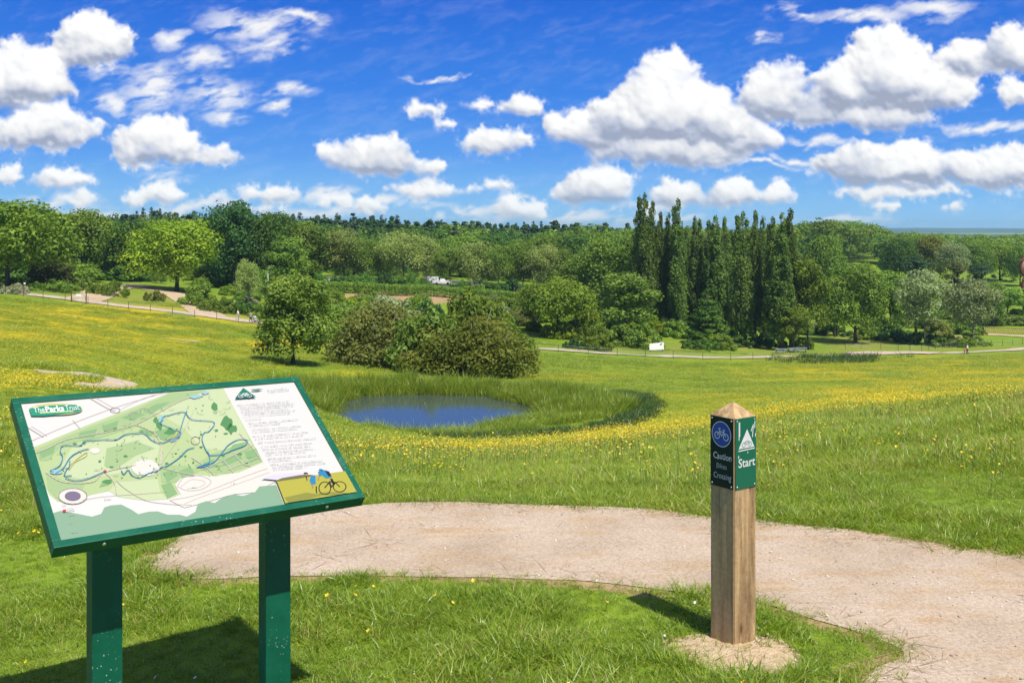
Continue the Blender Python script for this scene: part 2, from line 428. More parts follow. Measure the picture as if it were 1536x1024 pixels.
    im = bpy.data.images.new('cloud_cover', Wd, Hd, alpha=True, float_buffer=True)
    im.colorspace_settings.name = 'Non-Color'; im.alpha_mode = 'CHANNEL_PACKED'
    im.pixels.foreach_set(img.ravel()); im.update(); im.pack()
    return im
world = bpy.data.worlds.new('World'); scene.world = world; world.use_nodes = True
nt = world.node_tree
for n in list(nt.nodes): nt.nodes.remove(n)
SKY_STRENGTH = 0.10; K = 0.80 / SKY_STRENGTH
wo = N(nt, 'ShaderNodeOutputWorld'); bg = N(nt, 'ShaderNodeBackground', ins={'Strength': SKY_STRENGTH}); nt.links.new(bg.outputs[0], wo.inputs[0])
sky = N(nt, 'ShaderNodeTexSky', sky_type='NISHITA', sun_disc=False, sun_elevation=SUN_EL, sun_rotation=R(90) - SUN_AZ, altitude=100, air_density=1.0, dust_density=.3, ozone_density=2.0)
tc = N(nt, 'ShaderNodeTexCoord'); sep = N(nt, 'ShaderNodeSeparateXYZ'); nt.links.new(tc.outputs['Generated'], sep.inputs[0])
ay = mathn(nt, 'MAXIMUM', mathn(nt, 'ABSOLUTE', sep.outputs[1]), 0.02)
cu = mathn(nt, 'DIVIDE', sep.outputs[0], ay); cv = mathn(nt, 'DIVIDE', sep.outputs[2], ay)
cmb = N(nt, 'ShaderNodeCombineXYZ'); nt.links.new(mathn(nt, 'MULTIPLY_ADD', cu, 1 / 1.5, .5), cmb.inputs[0]); nt.links.new(mathn(nt, 'MULTIPLY_ADD', cv, 1 / .40, .02 / .40), cmb.inputs[1])
ti = N(nt, 'ShaderNodeTexImage', extension='CLIP', interpolation='Cubic'); ti.image = bake_clouds(); nt.links.new(cmb.outputs[0], ti.inputs[0])
hs = N(nt, 'ShaderNodeHueSaturation', ins={'Hue': .508, 'Saturation': 1.3, 'Value': 1.0}); nt.links.new(sky.outputs[0], hs.inputs['Color'])
el = ramp(nt, sep.outputs[2], [(0.0, (.26, .58, .95)), (.026, (.155, .46, .90)), (.07, (.058, .29, .84)), (.122, (.022, .205, .78)), (.215, (.006, .122, .66)), (.5, (.010, .08, .45))])
blue = mixc(nt, 1.0, el.outputs[0], (K, K, K), 'MULTIPLY')
hi = N(nt, 'ShaderNodeMapRange', ins={1: .25, 2: .6, 3: .92, 4: .25}); nt.links.new(sep.outputs[2], hi.inputs[0])
skyc = mixc(nt, hi.outputs[0], hs.outputs[0], blue)
# white cloud added high in the unseen sky, for whiter, brighter ambient fill
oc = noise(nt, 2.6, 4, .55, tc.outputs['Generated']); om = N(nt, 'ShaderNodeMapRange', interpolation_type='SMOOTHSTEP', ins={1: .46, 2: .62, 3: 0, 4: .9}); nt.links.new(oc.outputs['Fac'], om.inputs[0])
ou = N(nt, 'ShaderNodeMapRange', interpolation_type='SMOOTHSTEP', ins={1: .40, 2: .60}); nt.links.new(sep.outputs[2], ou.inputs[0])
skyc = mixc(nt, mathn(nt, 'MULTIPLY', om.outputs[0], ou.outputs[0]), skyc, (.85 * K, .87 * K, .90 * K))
cl = mixc(nt, 1.0, ti.outputs['Color'], (K, K, K), 'MULTIPLY')
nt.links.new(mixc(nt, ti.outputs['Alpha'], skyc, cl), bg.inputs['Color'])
# ------------------------------------------------------------------ the ground
def ground_material():
    m, nt, out = newmat('meadow_ground')
    geo = N(nt, 'ShaderNodeNewGeometry'); P = geo.outputs['Position']
    n1 = noise(nt, .35, 5, .6, P); n2 = noise(nt, 2.3, 5, .65, P)
    mp = N(nt, 'ShaderNodeMapping', ins={'Scale': (.25, .7, .4)}); nt.links.new(P, mp.inputs[0]); n3 = noise(nt, .5, 6, .65, mp.outputs[0])
    n4 = noise(nt, 14, 3, .6, P)
    g1 = ramp(nt, n1.outputs['Fac'], [(.30, (.095, .175, .014)), (.5, (.155, .240, .018)), (.72, (.225, .290, .028))])
    g2 = ramp(nt, n3.outputs['Fac'], [(.34, (.095, .180, .014)), (.62, (.205, .285, .024))])
    c = mixc(nt, .5, g1.outputs[0], g2.outputs[0])
    f = mathn(nt, 'MULTIPLY_ADD', n2.outputs['Fac'], 1.2, .4); c = mixc(nt, 1.0, c, f, 'MULTIPLY')
    at = N(nt, 'ShaderNodeAttribute', attribute_name='flower')
    sp = mathn(nt, 'MULTIPLY_ADD', n4.outputs['Fac'], 1.6, -1.05); sp = mathn(nt, 'ADD', sp, mathn(nt, 'MULTIPLY', n2.outputs['Fac'], .5))
    y = mathn(nt, 'MULTIPLY', mathn(nt, 'ADD', sp, at.outputs['Fac']), 1.5, clamp=True)
    y = mathn(nt, 'MULTIPLY', y, mathn(nt, 'MULTIPLY', at.outputs['Fac'], 1.1), clamp=True)
    c = mixc(nt, y, c, (.52, .40, .012))
    s = N(nt, 'ShaderNodeAttribute', attribute_name='soil')
    sn = mathn(nt, 'MULTIPLY_ADD', mathn(nt, 'SUBTRACT', n2.outputs['Fac'], .5), 1.3, s.outputs['Fac'])
    sm = N(nt, 'ShaderNodeMapRange', ins={1: .35, 2: .65}); nt.links.new(sn, sm.inputs[0])
    c = mixc(nt, sm.outputs[0], c, ramp(nt, n2.outputs['Fac'], [(.3, (.27, .17, .085)), (.7, (.42, .30, .16))]).outputs[0])
    w = N(nt, 'ShaderNodeAttribute', attribute_name='dry')
    dn = mathn(nt, 'MULTIPLY', w.outputs['Fac'], mathn(nt, 'MULTIPLY_ADD', n3.outputs['Fac'], 1.4, -.1, clamp=True), clamp=True)
    c = mixc(nt, dn, c, (.24, .215, .062))
    b = N(nt, 'ShaderNodeBsdfPrincipled', ins={'Roughness': .95, 'Specular IOR Level': .1})
    nt.links.new(c, b.inputs['Base Color'])
    h = mathn(nt, 'ADD', n2.outputs['Fac'], mathn(nt, 'MULTIPLY', n4.outputs['Fac'], .5))
    nt.links.new(bump(nt, h, .5, .06), b.inputs['Normal']); nt.links.new(b.outputs[0], out.inputs[0])
    return m
# near gravel: outline sighted on the flat
NEAR = [(222, 862), (236, 838), (275, 806), (330, 783), (430, 764), (550, 757), (700, 754), (850, 757), (1000, 766), (1140, 781), (1300, 802), (1420, 817), (1536, 832), (1800, 880), (2300, 960),
        (2300, 1500), (1500, 1500), (1330, 1200), (1260, 1090), (1262, 1040), (1310, 1006), (1368, 988), (1330, 966), (1240, 932), (1140, 905), (1000, 889), (900, 876), (780, 868), (600, 862), (430, 862), (300, 868)]
uu = np.concatenate([np.linspace(-1.6, -.62, 30), np.linspace(-.6, .6, 520), np.linspace(.62, 1.6, 30)])
Yr = np.concatenate([np.array([-60, -30, -15, -8, -4, -2, -1, 0, .4]), np.geomspace(.7, 900, 640), np.geomspace(950, 9000, 30)])
UU, YY = np.meshgrid(uu, Yr)
XX = UU * (np.maximum(YY, -1) + 4)
ZZ = ground(XX, YY)
V = np.stack([XX.ravel(), YY.ravel(), ZZ.ravel()], 1)
nu, ny = len(uu), len(Yr)
i = np.arange(ny - 1)[:, None] * nu + np.arange(nu - 1)[None, :]
Qd = np.stack([i, i + 1, i + 1 + nu, i + nu], -1).reshape(-1, 4)
me = mesh_np('meadow', V, Qd, smooth=True)
a = me.attributes.new('flower', 'FLOAT', 'POINT'); a.data.foreach_set('value', yellow(V[:, 0], V[:, 1]).astype(np.float32))
def spots(V, P):
    yy = np.maximum(V[:, 1], .5); px = CX + F * V[:, 0] / yy; py = HY + F * (CAMZ - V[:, 2]) / yy
    t = np.zeros(len(V))
    for cx, cy, rx, ry, am in P:
        t = np.maximum(t, am * np.exp(-((px - cx) / rx) ** 2 - ((py - cy) / ry) ** 2))
    return np.where((V[:, 1] > 20) & (V[:, 1] < 320), t, 0).astype(np.float32)
SOIL = [(600, 447, 140, 11, 1.0), (760, 449, 90, 10, 1.0), (500, 449, 40, 10, .9), (985, 495, 12, 12, .8), (905, 440, 14, 12, .8), (1440, 508, 30, 6, .8), (1050, 452, 30, 8, .5), (1500, 470, 50, 4, .6), (200, 431, 60, 3, .6), (450, 500, 30, 14, .5), (1120, 520, 30, 5, .6), (60, 430, 60, 5, .5)]
DRY = [(60, 431, 120, 6, 1.0), (190, 446, 90, 8, .7), (250, 456, 110, 10, .8), (340, 466, 60, 8, .7), (1290, 515, 60, 14, .9), (1380, 525, 120, 6, .5), (1020, 522, 60, 9, .8), (940, 524, 60, 5, .8), (1160, 528, 90, 5, .6), (1180, 480, 60, 10, .6), (870, 524, 50, 4, .7), (1400, 415, 90, 10, .35), (1290, 415, 60, 10, .5), (1480, 520, 90, 4, .5), (300, 472, 160, 3, .7), (560, 545, 30, 8, .4)]
a = me.attributes.new('soil', 'FLOAT', 'POINT'); a.data.foreach_set('value', spots(V, SOIL))
PP = np.array(spline([flat(*p) for p in NEAR], 6, True)); nr = np.where((V[:, 1] > 2.5) & (V[:, 1] < 7.5) & (np.abs(V[:, 0]) < 6))[0]
dd = np.sqrt(((V[nr, 0][:, None] - PP[None, :, 0]) ** 2 + (V[nr, 1][:, None] - PP[None, :, 1]) ** 2).min(1)); sv = spots(V, SOIL); sv[nr] = np.maximum(sv[nr], sstep(.16, .03, dd) * .9)
me.attributes['soil'].data.foreach_set('value', sv.astype(np.float32))
a = me.attributes.new('dry', 'FLOAT', 'POINT'); a.data.foreach_set('value', spots(V, DRY))
tag(link('meadow', me, None, ground_material()), kind='structure')

# distant ridge of hills and its far woods
def hill_material():
    m, nt, out = newmat('far_hills')
    geo = N(nt, 'ShaderNodeNewGeometry'); mp = N(nt, 'ShaderNodeMapping', ins={'Scale': (.004, .0015, .02)}); nt.links.new(geo.outputs['Position'], mp.inputs[0])
    n = noise(nt, 1.0, 7, .7, mp.outputs[0])
    r = ramp(nt, n.outputs['Fac'], [(.38, (.016, .034, .020)), (.5, (.030, .055, .026)), (.6, (.08, .10, .05)), (.66, (.03, .05, .025)), (.74, (.22, .22, .20))])
    b = N(nt, 'ShaderNodeBsdfPrincipled', ins={'Roughness': 1.0, 'Specular IOR Level': 0}); nt.links.new(r.outputs[0], b.inputs['Base Color']); nt.links.new(b.outputs[0], out.inputs[0])
    return m
def ridge(name, Y0, Y1, top_px, amp, seed):
    xs = np.linspace(-.75 * Y1, .75 * Y1, 260); t = np.linspace(0, 1, 12)
    X, Tt = np.meshgrid(xs, t); Yv = Y0 + (Y1 - Y0) * Tt
    top = CAMZ - (top_px - HY) / F * Y1 + (fbm(xs / (Y1 * .09), xs * 0 + 3, seed, 5) - .5) * amp
    Z = -34 + (top[None, :] + 34) * sstep(0, 1, Tt) ** 1.2
    Vh = np.stack([X.ravel(), Yv.ravel(), Z.ravel()], 1); n = len(xs)
    i = np.arange(11)[:, None] * n + np.arange(n - 1)[None, :]
    q = np.stack([i, i + 1, i + 1 + n, i + n], -1).reshape(-1, 4)
    return tag(link(name, mesh_np(name, Vh, q, smooth=True), None, HILL), kind='structure')
HILL = hill_material()
ridge('hills', 2400, 3600, 351, 18, 5)
ridge('hills', 5200, 8200, 342.5, 26, 8)

# ------------------------------------------------------------------ paths
def gravel_material():
    m, nt, out = newmat('gravel_path')
    geo = N(nt, 'ShaderNodeNewGeometry'); P = geo.outputs['Position']
    n1 = noise(nt, 1.6, 5, .6, P); n2 = noise(nt, 60, 4, .7, P); n3 = noise(nt, 240, 2, .6, P)
    mp = N(nt, 'ShaderNodeMapping', ins={'Scale': (1.1, 3.2, 1)}); nt.links.new(P, mp.inputs[0]); n4 = noise(nt, 1.7, 6, .7, mp.outputs[0])
    v = N(nt, 'ShaderNodeTexVoronoi', feature='F1', ins={'Scale': 95, 'Randomness': 1}); nt.links.new(P, v.inputs['Vector'])
    c = ramp(nt, n1.outputs['Fac'], [(.3, (.44, .34, .245)), (.5, (.535, .425, .315)), (.7, (.60, .485, .375))]).outputs[0]
    c = mixc(nt, ramp(nt, n4.outputs['Fac'], [(.50, (0, 0, 0)), (.68, (.85, .85, .85))]).outputs[0], c, (.50, .34, .18))
    c = mixc(nt, 1.0, c, ramp(nt, n2.outputs['Fac'], [(.3, (.70, .68, .66)), (.55, (1.02, 1.02, 1.02)), (.8, (1.2, 1.19, 1.18))]).outputs[0], 'MULTIPLY')
    c = mixc(nt, ramp(nt, v.outputs['Color'], [(.0, (1, 1, 1)), (.06, (1, 1, 1)), (.08, (0, 0, 0))]).outputs[0], c, (.30, .25, .22))
    c = mixc(nt, 1.0, c, ramp(nt, n3.outputs['Fac'], [(.25, (.78, .77, .76)), (.7, (1.12, 1.12, 1.12))]).outputs[0], 'MULTIPLY')
    b = N(nt, 'ShaderNodeBsdfPrincipled', ins={'Roughness': .95, 'Specular IOR Level': .15}); nt.links.new(c, b.inputs['Base Color'])
    h = mathn(nt, 'ADD', n2.outputs['Fac'], mathn(nt, 'MULTIPLY', n3.outputs['Fac'], .6))
    nt.links.new(bump(nt, h, .6, .012), b.inputs['Normal']); nt.links.new(b.outputs[0], out.inputs[0]); return m
GRAVEL = gravel_material()
FARP = pbr('pale_path', (.47, .37, .29), .95, var=.16, vscale=.8)
FARP2 = pbr('buff_path', (.46, .34, .21), .95, var=.16, vscale=.8)
PATH_POLY = spline([flat(*p) for p in NEAR], 6, True)
def wob(p, i): return (p[0] + .05 * (vnoise(np.array(p[0] * 3.1), np.array(p[1] * 3.1), 5) - .5), p[1] + .12 * (vnoise(np.array(p[0] * 2.7), np.array(p[1] * 4.1), 6) - .5))
PATH_POLY = [tuple(float(q) for q in wob(p, i)) for i, p in enumerate(PATH_POLY)]
gx, gy = np.meshgrid(np.arange(-2.4, 8, .06), np.arange(1.6, 7.0, .06))
bm = bmesh.new()
vs = [bm.verts.new((x, y, .004)) for x, y in PATH_POLY]; f = bm.faces.new(vs); bmesh.ops.triangulate(bm, faces=[f])
bmesh.ops.recalc_face_normals(bm, faces=bm.faces[:])
for f in bm.faces:
    if f.normal.z < 0: f.normal_flip()
me = bpy.data.meshes.new('gravel_path'); bm.to_mesh(me); bm.free()
tag(link('gravel_path', me, None, GRAVEL), kind='structure')
# bare soil at the foot of the marker post
SOIL_POLY = spline([flat(*p) for p in [(985, 968), (1020, 955), (1070, 950), (1150, 952), (1195, 975), (1198, 1000), (1150, 1014), (1090, 1012), (1030, 990)]], 5, True)
def soil_material():
    m, nt, out = newmat('bare_soil'); geo = N(nt, 'ShaderNodeNewGeometry'); n1 = noise(nt, 30, 5, .7, geo.outputs['Position']); n2 = noise(nt, 120, 4, .7, geo.outputs['Position'])
    c = ramp(nt, n1.outputs['Fac'], [(.3, (.46, .32, .17)), (.5, (.72, .54, .33)), (.72, (.80, .64, .43))]).outputs[0]
    b = N(nt, 'ShaderNodeBsdfPrincipled', ins={'Roughness': .95, 'Specular IOR Level': .1}); nt.links.new(c, b.inputs['Base Color'])
    nt.links.new(bump(nt, mathn(nt, 'ADD', n1.outputs['Fac'], mathn(nt, 'MULTIPLY', n2.outputs['Fac'], .5)), 1.0, .02), b.inputs['Normal']); nt.links.new(b.outputs[0], out.inputs[0]); return m
xs = np.array([p[0] for p in SOIL_POLY]); ys = np.array([p[1] for p in SOIL_POLY]); cxs, cys = xs.mean(), ys.mean()
Vs = []; NR = 14
for r in range(NR + 1):
    t = r / NR
    for x, y in SOIL_POLY:
        X, Yv = cxs + (x - cxs) * t, cys + (y - cys) * t
        h = .003 + .010 * (1 - t ** 2) + .020 * (float(fbm(np.array(X * 22), np.array(Yv * 22), 4, 4)) - .5) * (1 - t ** 4)
        Vs.append((X, Yv, h))
n = len(SOIL_POLY)
qs = [(r * n + k, r * n + (k + 1) % n, (r + 1) * n + (k + 1) % n, (r + 1) * n + k) for r in range(NR) for k in range(n)]
tag(link('bare_soil', mesh_np('bare_soil', Vs, qs, smooth=True), None, soil_material()), kind='structure')
RIBS = []
# far paths: ribbons draped on the hillside
def ribbon(name, P, width, mat, lift=.10):
    C = spline([hit(*p)[:2] for p in P], 8); RIBS.append((np.array(C), max(width) if hasattr(width, '__len__') else width))
    Vr, q = [], []
    for k, (x, y) in enumerate(C):
        a = C[max(k - 1, 0)]; b = C[min(k + 1, len(C) - 1)]
        d = Vector((b[0] - a[0], b[1] - a[1])); d.normalize(); w = width[min(k // 8, len(width) - 1)] if hasattr(width, '__len__') else width
        for s in (-1, -.33, .33, 1):
            X, Yv = x - d.y * w / 2 * s, y + d.x * w / 2 * s
            Vr.append((X, Yv, gz(X, Yv) + lift))
        if k: q += [((k - 1) * 4 + j, (k - 1) * 4 + j + 1, k * 4 + j + 1, k * 4 + j) for j in range(3)]
    o = link(name, mesh_np(name, Vr, q), None, mat)
    me = o.data
    if sum(p.normal.z for p in me.polygons) < 0: me.flip_normals()
    return tag(o, kind='structure')
ribbon('path', [(-60, 434), (0, 438), (60, 444), (125, 452), (200, 461), (290, 472), (357, 480), (420, 488), (490, 497), (560, 505)], 4.2, FARP)
ribbon('path', [(118, 452), (140, 445), (152, 438), (178, 432), (215, 428)], 5.5, FARP2)
ribbon('path', [(318, 476), (300, 464), (282, 452), (272, 446), (255, 440), (225, 434)], 5.5, FARP2)
ribbon('path', [(770, 520), (850, 526), (930, 531), (1010, 535), (1100, 537), (1190, 535), (1270, 533), (1350, 531), (1420, 530), (1470, 528), (1560, 521)], 3.0, FARP)
ribbon('path', [(1275, 531), (1320, 529.5), (1370, 529.5), (1405, 530.5)], 6.0, FARP, .14)
ribbon('path', [(1470, 502), (1500, 503), (1545, 505)], 3.0, FARP2)
ribbon('path', [(56, 558), (100, 561), (145, 565), (172, 570), (178, 575), (150, 580), (100, 580)], 1.5, FARP, .05)
ribbon('path', [(247, 508), (270, 510.5), (298, 513)], .9, FARP, .06)

ASPH = pbr('asphalt', (.055, .055, .058), .9, var=.2, vscale=.5)
C = [on(px, Yd) for px, Yd in ((440, 257), (520, 256), (620, 255), (720, 255), (800, 255), (880, 256))]
Vr = []; q = []
for k, (x, y, z) in enumerate(C):
    for j, dy in enumerate((-13, -6, 0, 6, 13)): Vr.append((x, y + dy, gz(x, y + dy) + .12))
    if k: q += [((k - 1) * 5 + j, k * 5 + j, k * 5 + j + 1, (k - 1) * 5 + j + 1) for j in range(4)]
me_ = mesh_np('car_park', Vr, q)
if me_.polygons[0].normal.z < 0: me_.flip_normals()
tag(link('car_park_road', me_, None, ASPH), kind='structure')

# ------------------------------------------------------------------ pond
def water_material():
    m, nt, out = newmat('water'); geo = N(nt, 'ShaderNodeNewGeometry')
    mp = N(nt, 'ShaderNodeMapping', ins={'Scale': (1.2, .5, 1)}); nt.links.new(geo.outputs['Position'], mp.inputs[0])
    n = noise(nt, 2.2, 4, .6, mp.outputs[0])
    b = N(nt, 'ShaderNodeBsdfPrincipled', ins={'Base Color': (.052, .070, .064, 1), 'Roughness': .03, 'IOR': 1.33, 'Specular IOR Level': 1.0, 'Specular Tint': (1, 1, 1, 1)})
    b.inputs['IOR'].default_value = 1.45
    nt.links.new(bump(nt, n.outputs['Fac'], .22, .05), b.inputs['Normal']); nt.links.new(b.outputs[0], out.inputs[0]); return m
mb = MB(); pts = []
for k in range(96):
    a = 2 * math.pi * k / 96
    pts.append((POND[0] + math.cos(a) * POND[2] * 1.22, POND[1] + math.sin(a) * POND[3] * 1.22, WATER_Z))
mb.poly(pts); tag(mb.build('pond_water', water_material()), kind='structure')
# ------------------------------------------------------------------ foliage builders
BARK = barkmat('bark', (.045, .035, .028), (.13, .105, .085))
BARKP = barkmat('pale_bark', (.12, .11, .09), (.30, .28, .24))
LEAF = {
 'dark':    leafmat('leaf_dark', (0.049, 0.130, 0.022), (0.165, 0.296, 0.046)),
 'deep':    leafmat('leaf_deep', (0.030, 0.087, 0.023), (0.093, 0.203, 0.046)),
 'mid':     leafmat('leaf_mid', (0.091, 0.183, 0.024), (0.270, 0.390, 0.055)),
 'fresh':   leafmat('leaf_fresh', (0.091, 0.167, 0.016), (0.275, 0.384, 0.042)),
 'bright':  leafmat('leaf_bright', (0.134, 0.242, 0.013), (0.371, 0.450, 0.034)),
 'olive':   leafmat('leaf_olive', (0.103, 0.184, 0.024), (0.269, 0.393, 0.072)),
 'pale':    leafmat('leaf_pale', (0.191, 0.281, 0.064), (0.419, 0.486, 0.153)),
 'poplar':  leafmat('leaf_poplar', (0.055, 0.116, 0.020), (0.215, 0.303, 0.061)),
 'conifer': leafmat('leaf_conifer', (0.024, 0.065, 0.029), (0.082, 0.146, 0.058), .12),
 'bronze':  leafmat('leaf_bronze', (0.058, 0.074, 0.021), (0.147, 0.151, 0.047), .25),
 'rust':    leafmat('leaf_rust', (0.079, 0.118, 0.013), (0.256, 0.271, 0.042)),
 'tawny':   leafmat('leaf_tawny', (0.087, 0.132, 0.017), (0.320, 0.336, 0.084)),
'haw':     leafmat('leaf_hawthorn', (.080, .132, .018), (.265, .345, .060)),
 'silver':  leafmat('leaf_silver', (0.164, 0.227, 0.095), (0.393, 0.450, 0.215)),
 'grey':    leafmat('leaf_grey', (0.229, 0.271, 0.134), (0.450, 0.450, 0.269)),
}
def unit(v): return v / np.maximum(np.linalg.norm(v, axis=-1, keepdims=True), 1e-9)
def leaves(r, C, Rad, n, size, out=1.15, up=.3, droop=0.0, aspect=.6, inner=.55):
    """n leaf sprays over the puffs C (centres) with radii Rad (k,3); returns verts, quads, tint"""
    C = np.asarray(C, float); Rad = np.asarray(Rad, float)
    wgt = (Rad.prod(1)) ** (2 / 3); k = r.choice(len(C), n, p=wgt / wgt.sum())
    ex = r.random(len(C)) < .18; Rad = np.where(ex[:, None], Rad * 1.25, Rad)
    d = unit(r.normal(size=(n, 3))); d[:, 2] = np.where((d[:, 2] < -.45) & (r.random(n) < .4), -d[:, 2], d[:, 2])
    q = inner + (1.05 - inner) * r.random(n) ** .6; q = q * np.where(r.random(n) < .05, r.uniform(1.05, 1.4, n), 1)
    p = C[k] + d * Rad[k] * q[:, None]
    nrm = unit(d * out + r.normal(size=(n, 3)) * .55 + np.array([0, 0, up]))
    t = unit(np.cross(nrm, r.normal(size=(n, 3)))); t[:, 2] -= droop; t = unit(t); b = unit(np.cross(nrm, t))
    s = (size * r.uniform(.6, 1.35, n))[:, None]
    Vv = np.stack([p - t * s * .5, p + b * s * .5 * aspect - t * s * .05, p + t * s * .6, p - b * s * .5 * aspect - t * s * .05], 1)
    fold = nrm * s * .12
    Vv[:, 1] += fold; Vv[:, 3] += fold
    pt = r.random(len(C))
    tint = np.clip(.6 * pt[k] + .4 * r.random(n), 0, 1)
    return Vv.reshape(-1, 3), np.arange(n * 4).reshape(-1, 4), np.repeat(tint, 4)
def crown_mesh(name, *a, **k):
    v, q, t = leaves(*a, **k); return mesh_np(name, v, q, t)
def limbs(mb, base, tips, r0, wob=.12, rg=None, split=.5):
    for tp in tips:
        b = Vector(base); e = Vector(tp); m = b.lerp(e, .5); L = (e - b).length
        m += Vector((rg.normal() * wob * L * .5, rg.normal() * wob * L * .5, .10 * L))
        mb.tube([b, b.lerp(m, .6), m, m.lerp(e, .6), e], [r0, r0 * .8, r0 * .58, r0 * .38, r0 * .12], 6)
def trunk_mesh(name, r, H, r0, clear, tips, lean=.03, top=.8, nlimb=14):
    mb = MB(); pts = []; rad = []
    for i in range(7):
        t = i / 6; pts.append((math.sin(t * 3 + r.random()) * lean * H * t, math.cos(t * 2.2) * lean * H * .6 * t, H * top * t - .12)); rad.append(r0 * (1.35 if i == 0 else 1) * (1 - .82 * t))
    mb.tube(pts, rad, 8)
    tips = list(tips); r.shuffle(tips)
    for tp in tips[:nlimb]:
        z0 = max(clear, min(H * top * .9, tp[2] * r.uniform(.45, .75))); t = z0 / (H * top); i = min(int(t * 6), 5)
        b = Vector(pts[i]).lerp(Vector(pts[i + 1]), t * 6 - i)
        limbs(mb, b, [tp], r0 * .42 * (1 - .5 * t), .14, r)
    bm = mb.bm; me = bpy.data.meshes.new(name); bmesh.ops.recalc_face_normals(bm, faces=bm.faces[:]); bm.to_mesh(me); bm.free()
    return me
def dome(r, n, H, W, z0, fill=.72, flat=1.0, lo=-.55, lob_=.16):
    """puff centres over an uneven crown between z0 and H, width W"""
    cz = (H + z0) / 2; hz = (H - z0) / 2; C = []; Rd = []
    lob = r.normal(size=(5, 3)); lob = unit(lob)
    for _ in range(n):
        d = unit(r.normal(size=3)); 
        if d[2] < lo: d[2] *= -.6; d = unit(d)
        q = fill * (r.uniform(.75, 1.0) if r.random() < .8 else r.uniform(.2, .7))
        q *= 1 + lob_ * (max((d @ l) for l in lob) - .62)
        rr = W * r.uniform(.08, .185)
        C.append((d[0] * W / 2 * q, d[1] * W / 2 * q, cz + d[2] * hz * q)); Rd.append((rr * 1.15, rr * 1.15, rr * .85 * flat))
    return np.array(C), np.array(Rd)
def finish(kind, r, C, Rd, H, nleaf, size, r0, clear, nlimb, top=.75, bark=None, **k):
    return dict(kind=kind, H=H, crown=crown_mesh('crown', r, C, Rd, nleaf, size, **k), trunk=trunk_mesh('trunk', r, H, r0, clear, [tuple(c) for c in C], top=top, nlimb=nlimb), bark=bark or BARK)
PRO = {}
def broad(name, seed, H, W, z0, npuf, nleaf, size, **k):
    r = np.random.default_rng(seed); fill = k.pop('fill', .82); lo = k.pop('lo', -.85)
    C, Rd = dome(r, npuf, H, W, z0, fill=fill, lo=lo, lob_=k.pop('lob', .45))
    PRO[name] = finish(name, r, C, Rd, H, nleaf, size, k.pop('r0', H * .026), k.pop('clear', z0 * .8), k.pop('nlimb', 14), **k)
broad('maple', 1, 14, 13.5, 1.5, 85, 12000, .50, r0=.34, clear=1.4, nlimb=18)
broad('maple2', 2, 14, 11.5, 1.2, 75, 10000, .50, r0=.30, clear=1.3)
broad('oval', 3, 15, 9.5, 1.0, 70, 9000, .50, r0=.28)
broad('hawthorn', 4, 7.4, 5.6, .7, 95, 15000, .25, r0=.15, clear=.7, nlimb=26, fill=.88, lob=.7, inner=.4)
broad('spreading', 5, 9.0, 11, 1.5, 90, 12000, .42, r0=.24, clear=1.1, nlimb=20, lo=-.4)
broad('airy', 6, 13, 10, 2.2, 60, 9500, .34, r0=.12, clear=2.2, nlimb=44, inner=.2, out=.3, bark=BARKP)
broad('airy2', 7, 13, 9, 2.0, 60, 9500, .34, r0=.12, clear=2.0, nlimb=44, inner=.2, out=.3, bark=BARKP)
broad('loose', 8, 15, 8, 1.0, 60, 5500, .46, r0=.2, clear=1.2, nlimb=26, inner=.35)
broad('pollard', 9, 12, 9.5, 3.2, 50, 5200, .44, r0=.2, clear=3.0, nlimb=26, bark=BARKP, fill=.84)
broad('young', 10, 6, 4.5, 1.4, 36, 2600, .28, r0=.08, clear=1.2, nlimb=14)
def poplar(name, seed, H=28, W=5.2, n=120, nleaf=15000):
    r = np.random.default_rng(seed); C = []; Rd = []
    stems = [(0, 0, 1.0)] + [(r.normal() * W * .16, r.normal() * W * .16, r.uniform(.80, .95)) for _ in range(3)]
    for _ in range(n):
        s = stems[r.integers(0, len(stems))]; t = r.random() ** .9; z = H * (.10 + .90 * t) * s[2]; tt = z / (H * s[2])
        w = W / 2 * (min(1, (tt / .30) ** .6) if tt < .30 else (1 - ((tt - .30) / .70) ** 1.25)) ; w = max(w, .10 * W / 2)
        a = r.uniform(0, 2 * math.pi); q = w * r.uniform(.3, .95); rr = W * r.uniform(.12, .19) * (1 if tt < .8 else .62)
        C.append((s[0] * tt + math.cos(a) * q, s[1] * tt + math.sin(a) * q, z)); Rd.append((rr, rr, rr * 2.0))
    C = np.array(C); Rd = np.array(Rd)
    PRO[name] = dict(kind=name, H=H, crown=crown_mesh('crown', r, C, Rd, nleaf, .46, droop=-.7, out=.7), trunk=trunk_mesh('trunk', r, H, .34, 2.2, [tuple(c) for c in C], top=.92, nlimb=34, lean=.006), bark=BARK)
for i in range(4): poplar('poplar%d' % i, 20 + i, 28, 4.6 + .5 * i)
def conifer(name, seed, H=16, W=6.5, n=120, nleaf=7500, size=.42, bare=.08):
    r = np.random.default_rng(seed); C = []; Rd = []
    for _ in range(n):
        t = r.random() ** 1.15; z = H * (bare + (1 - bare) * t); w = W / 2 * (1 - t) ** .85 * r.uniform(.55, 1.05) + .12
        a = r.uniform(0, 2 * math.pi); rr = .35 + W * .10 * (1 - t)
        C.append((math.cos(a) * w * .8, math.sin(a) * w * .8, z - w * .12)); Rd.append((rr, rr, rr * .42))
    C = np.array(C); Rd = np.array(Rd)
    PRO[name] = dict(kind=name, H=H, crown=crown_mesh('crown', r, C, Rd, nleaf, size, droop=.5, aspect=.38, up=.5), trunk=trunk_mesh('trunk', r, H, H * .016, H * bare, [tuple(c) for c in C], top=.97, nlimb=24, lean=.004), bark=BARK)
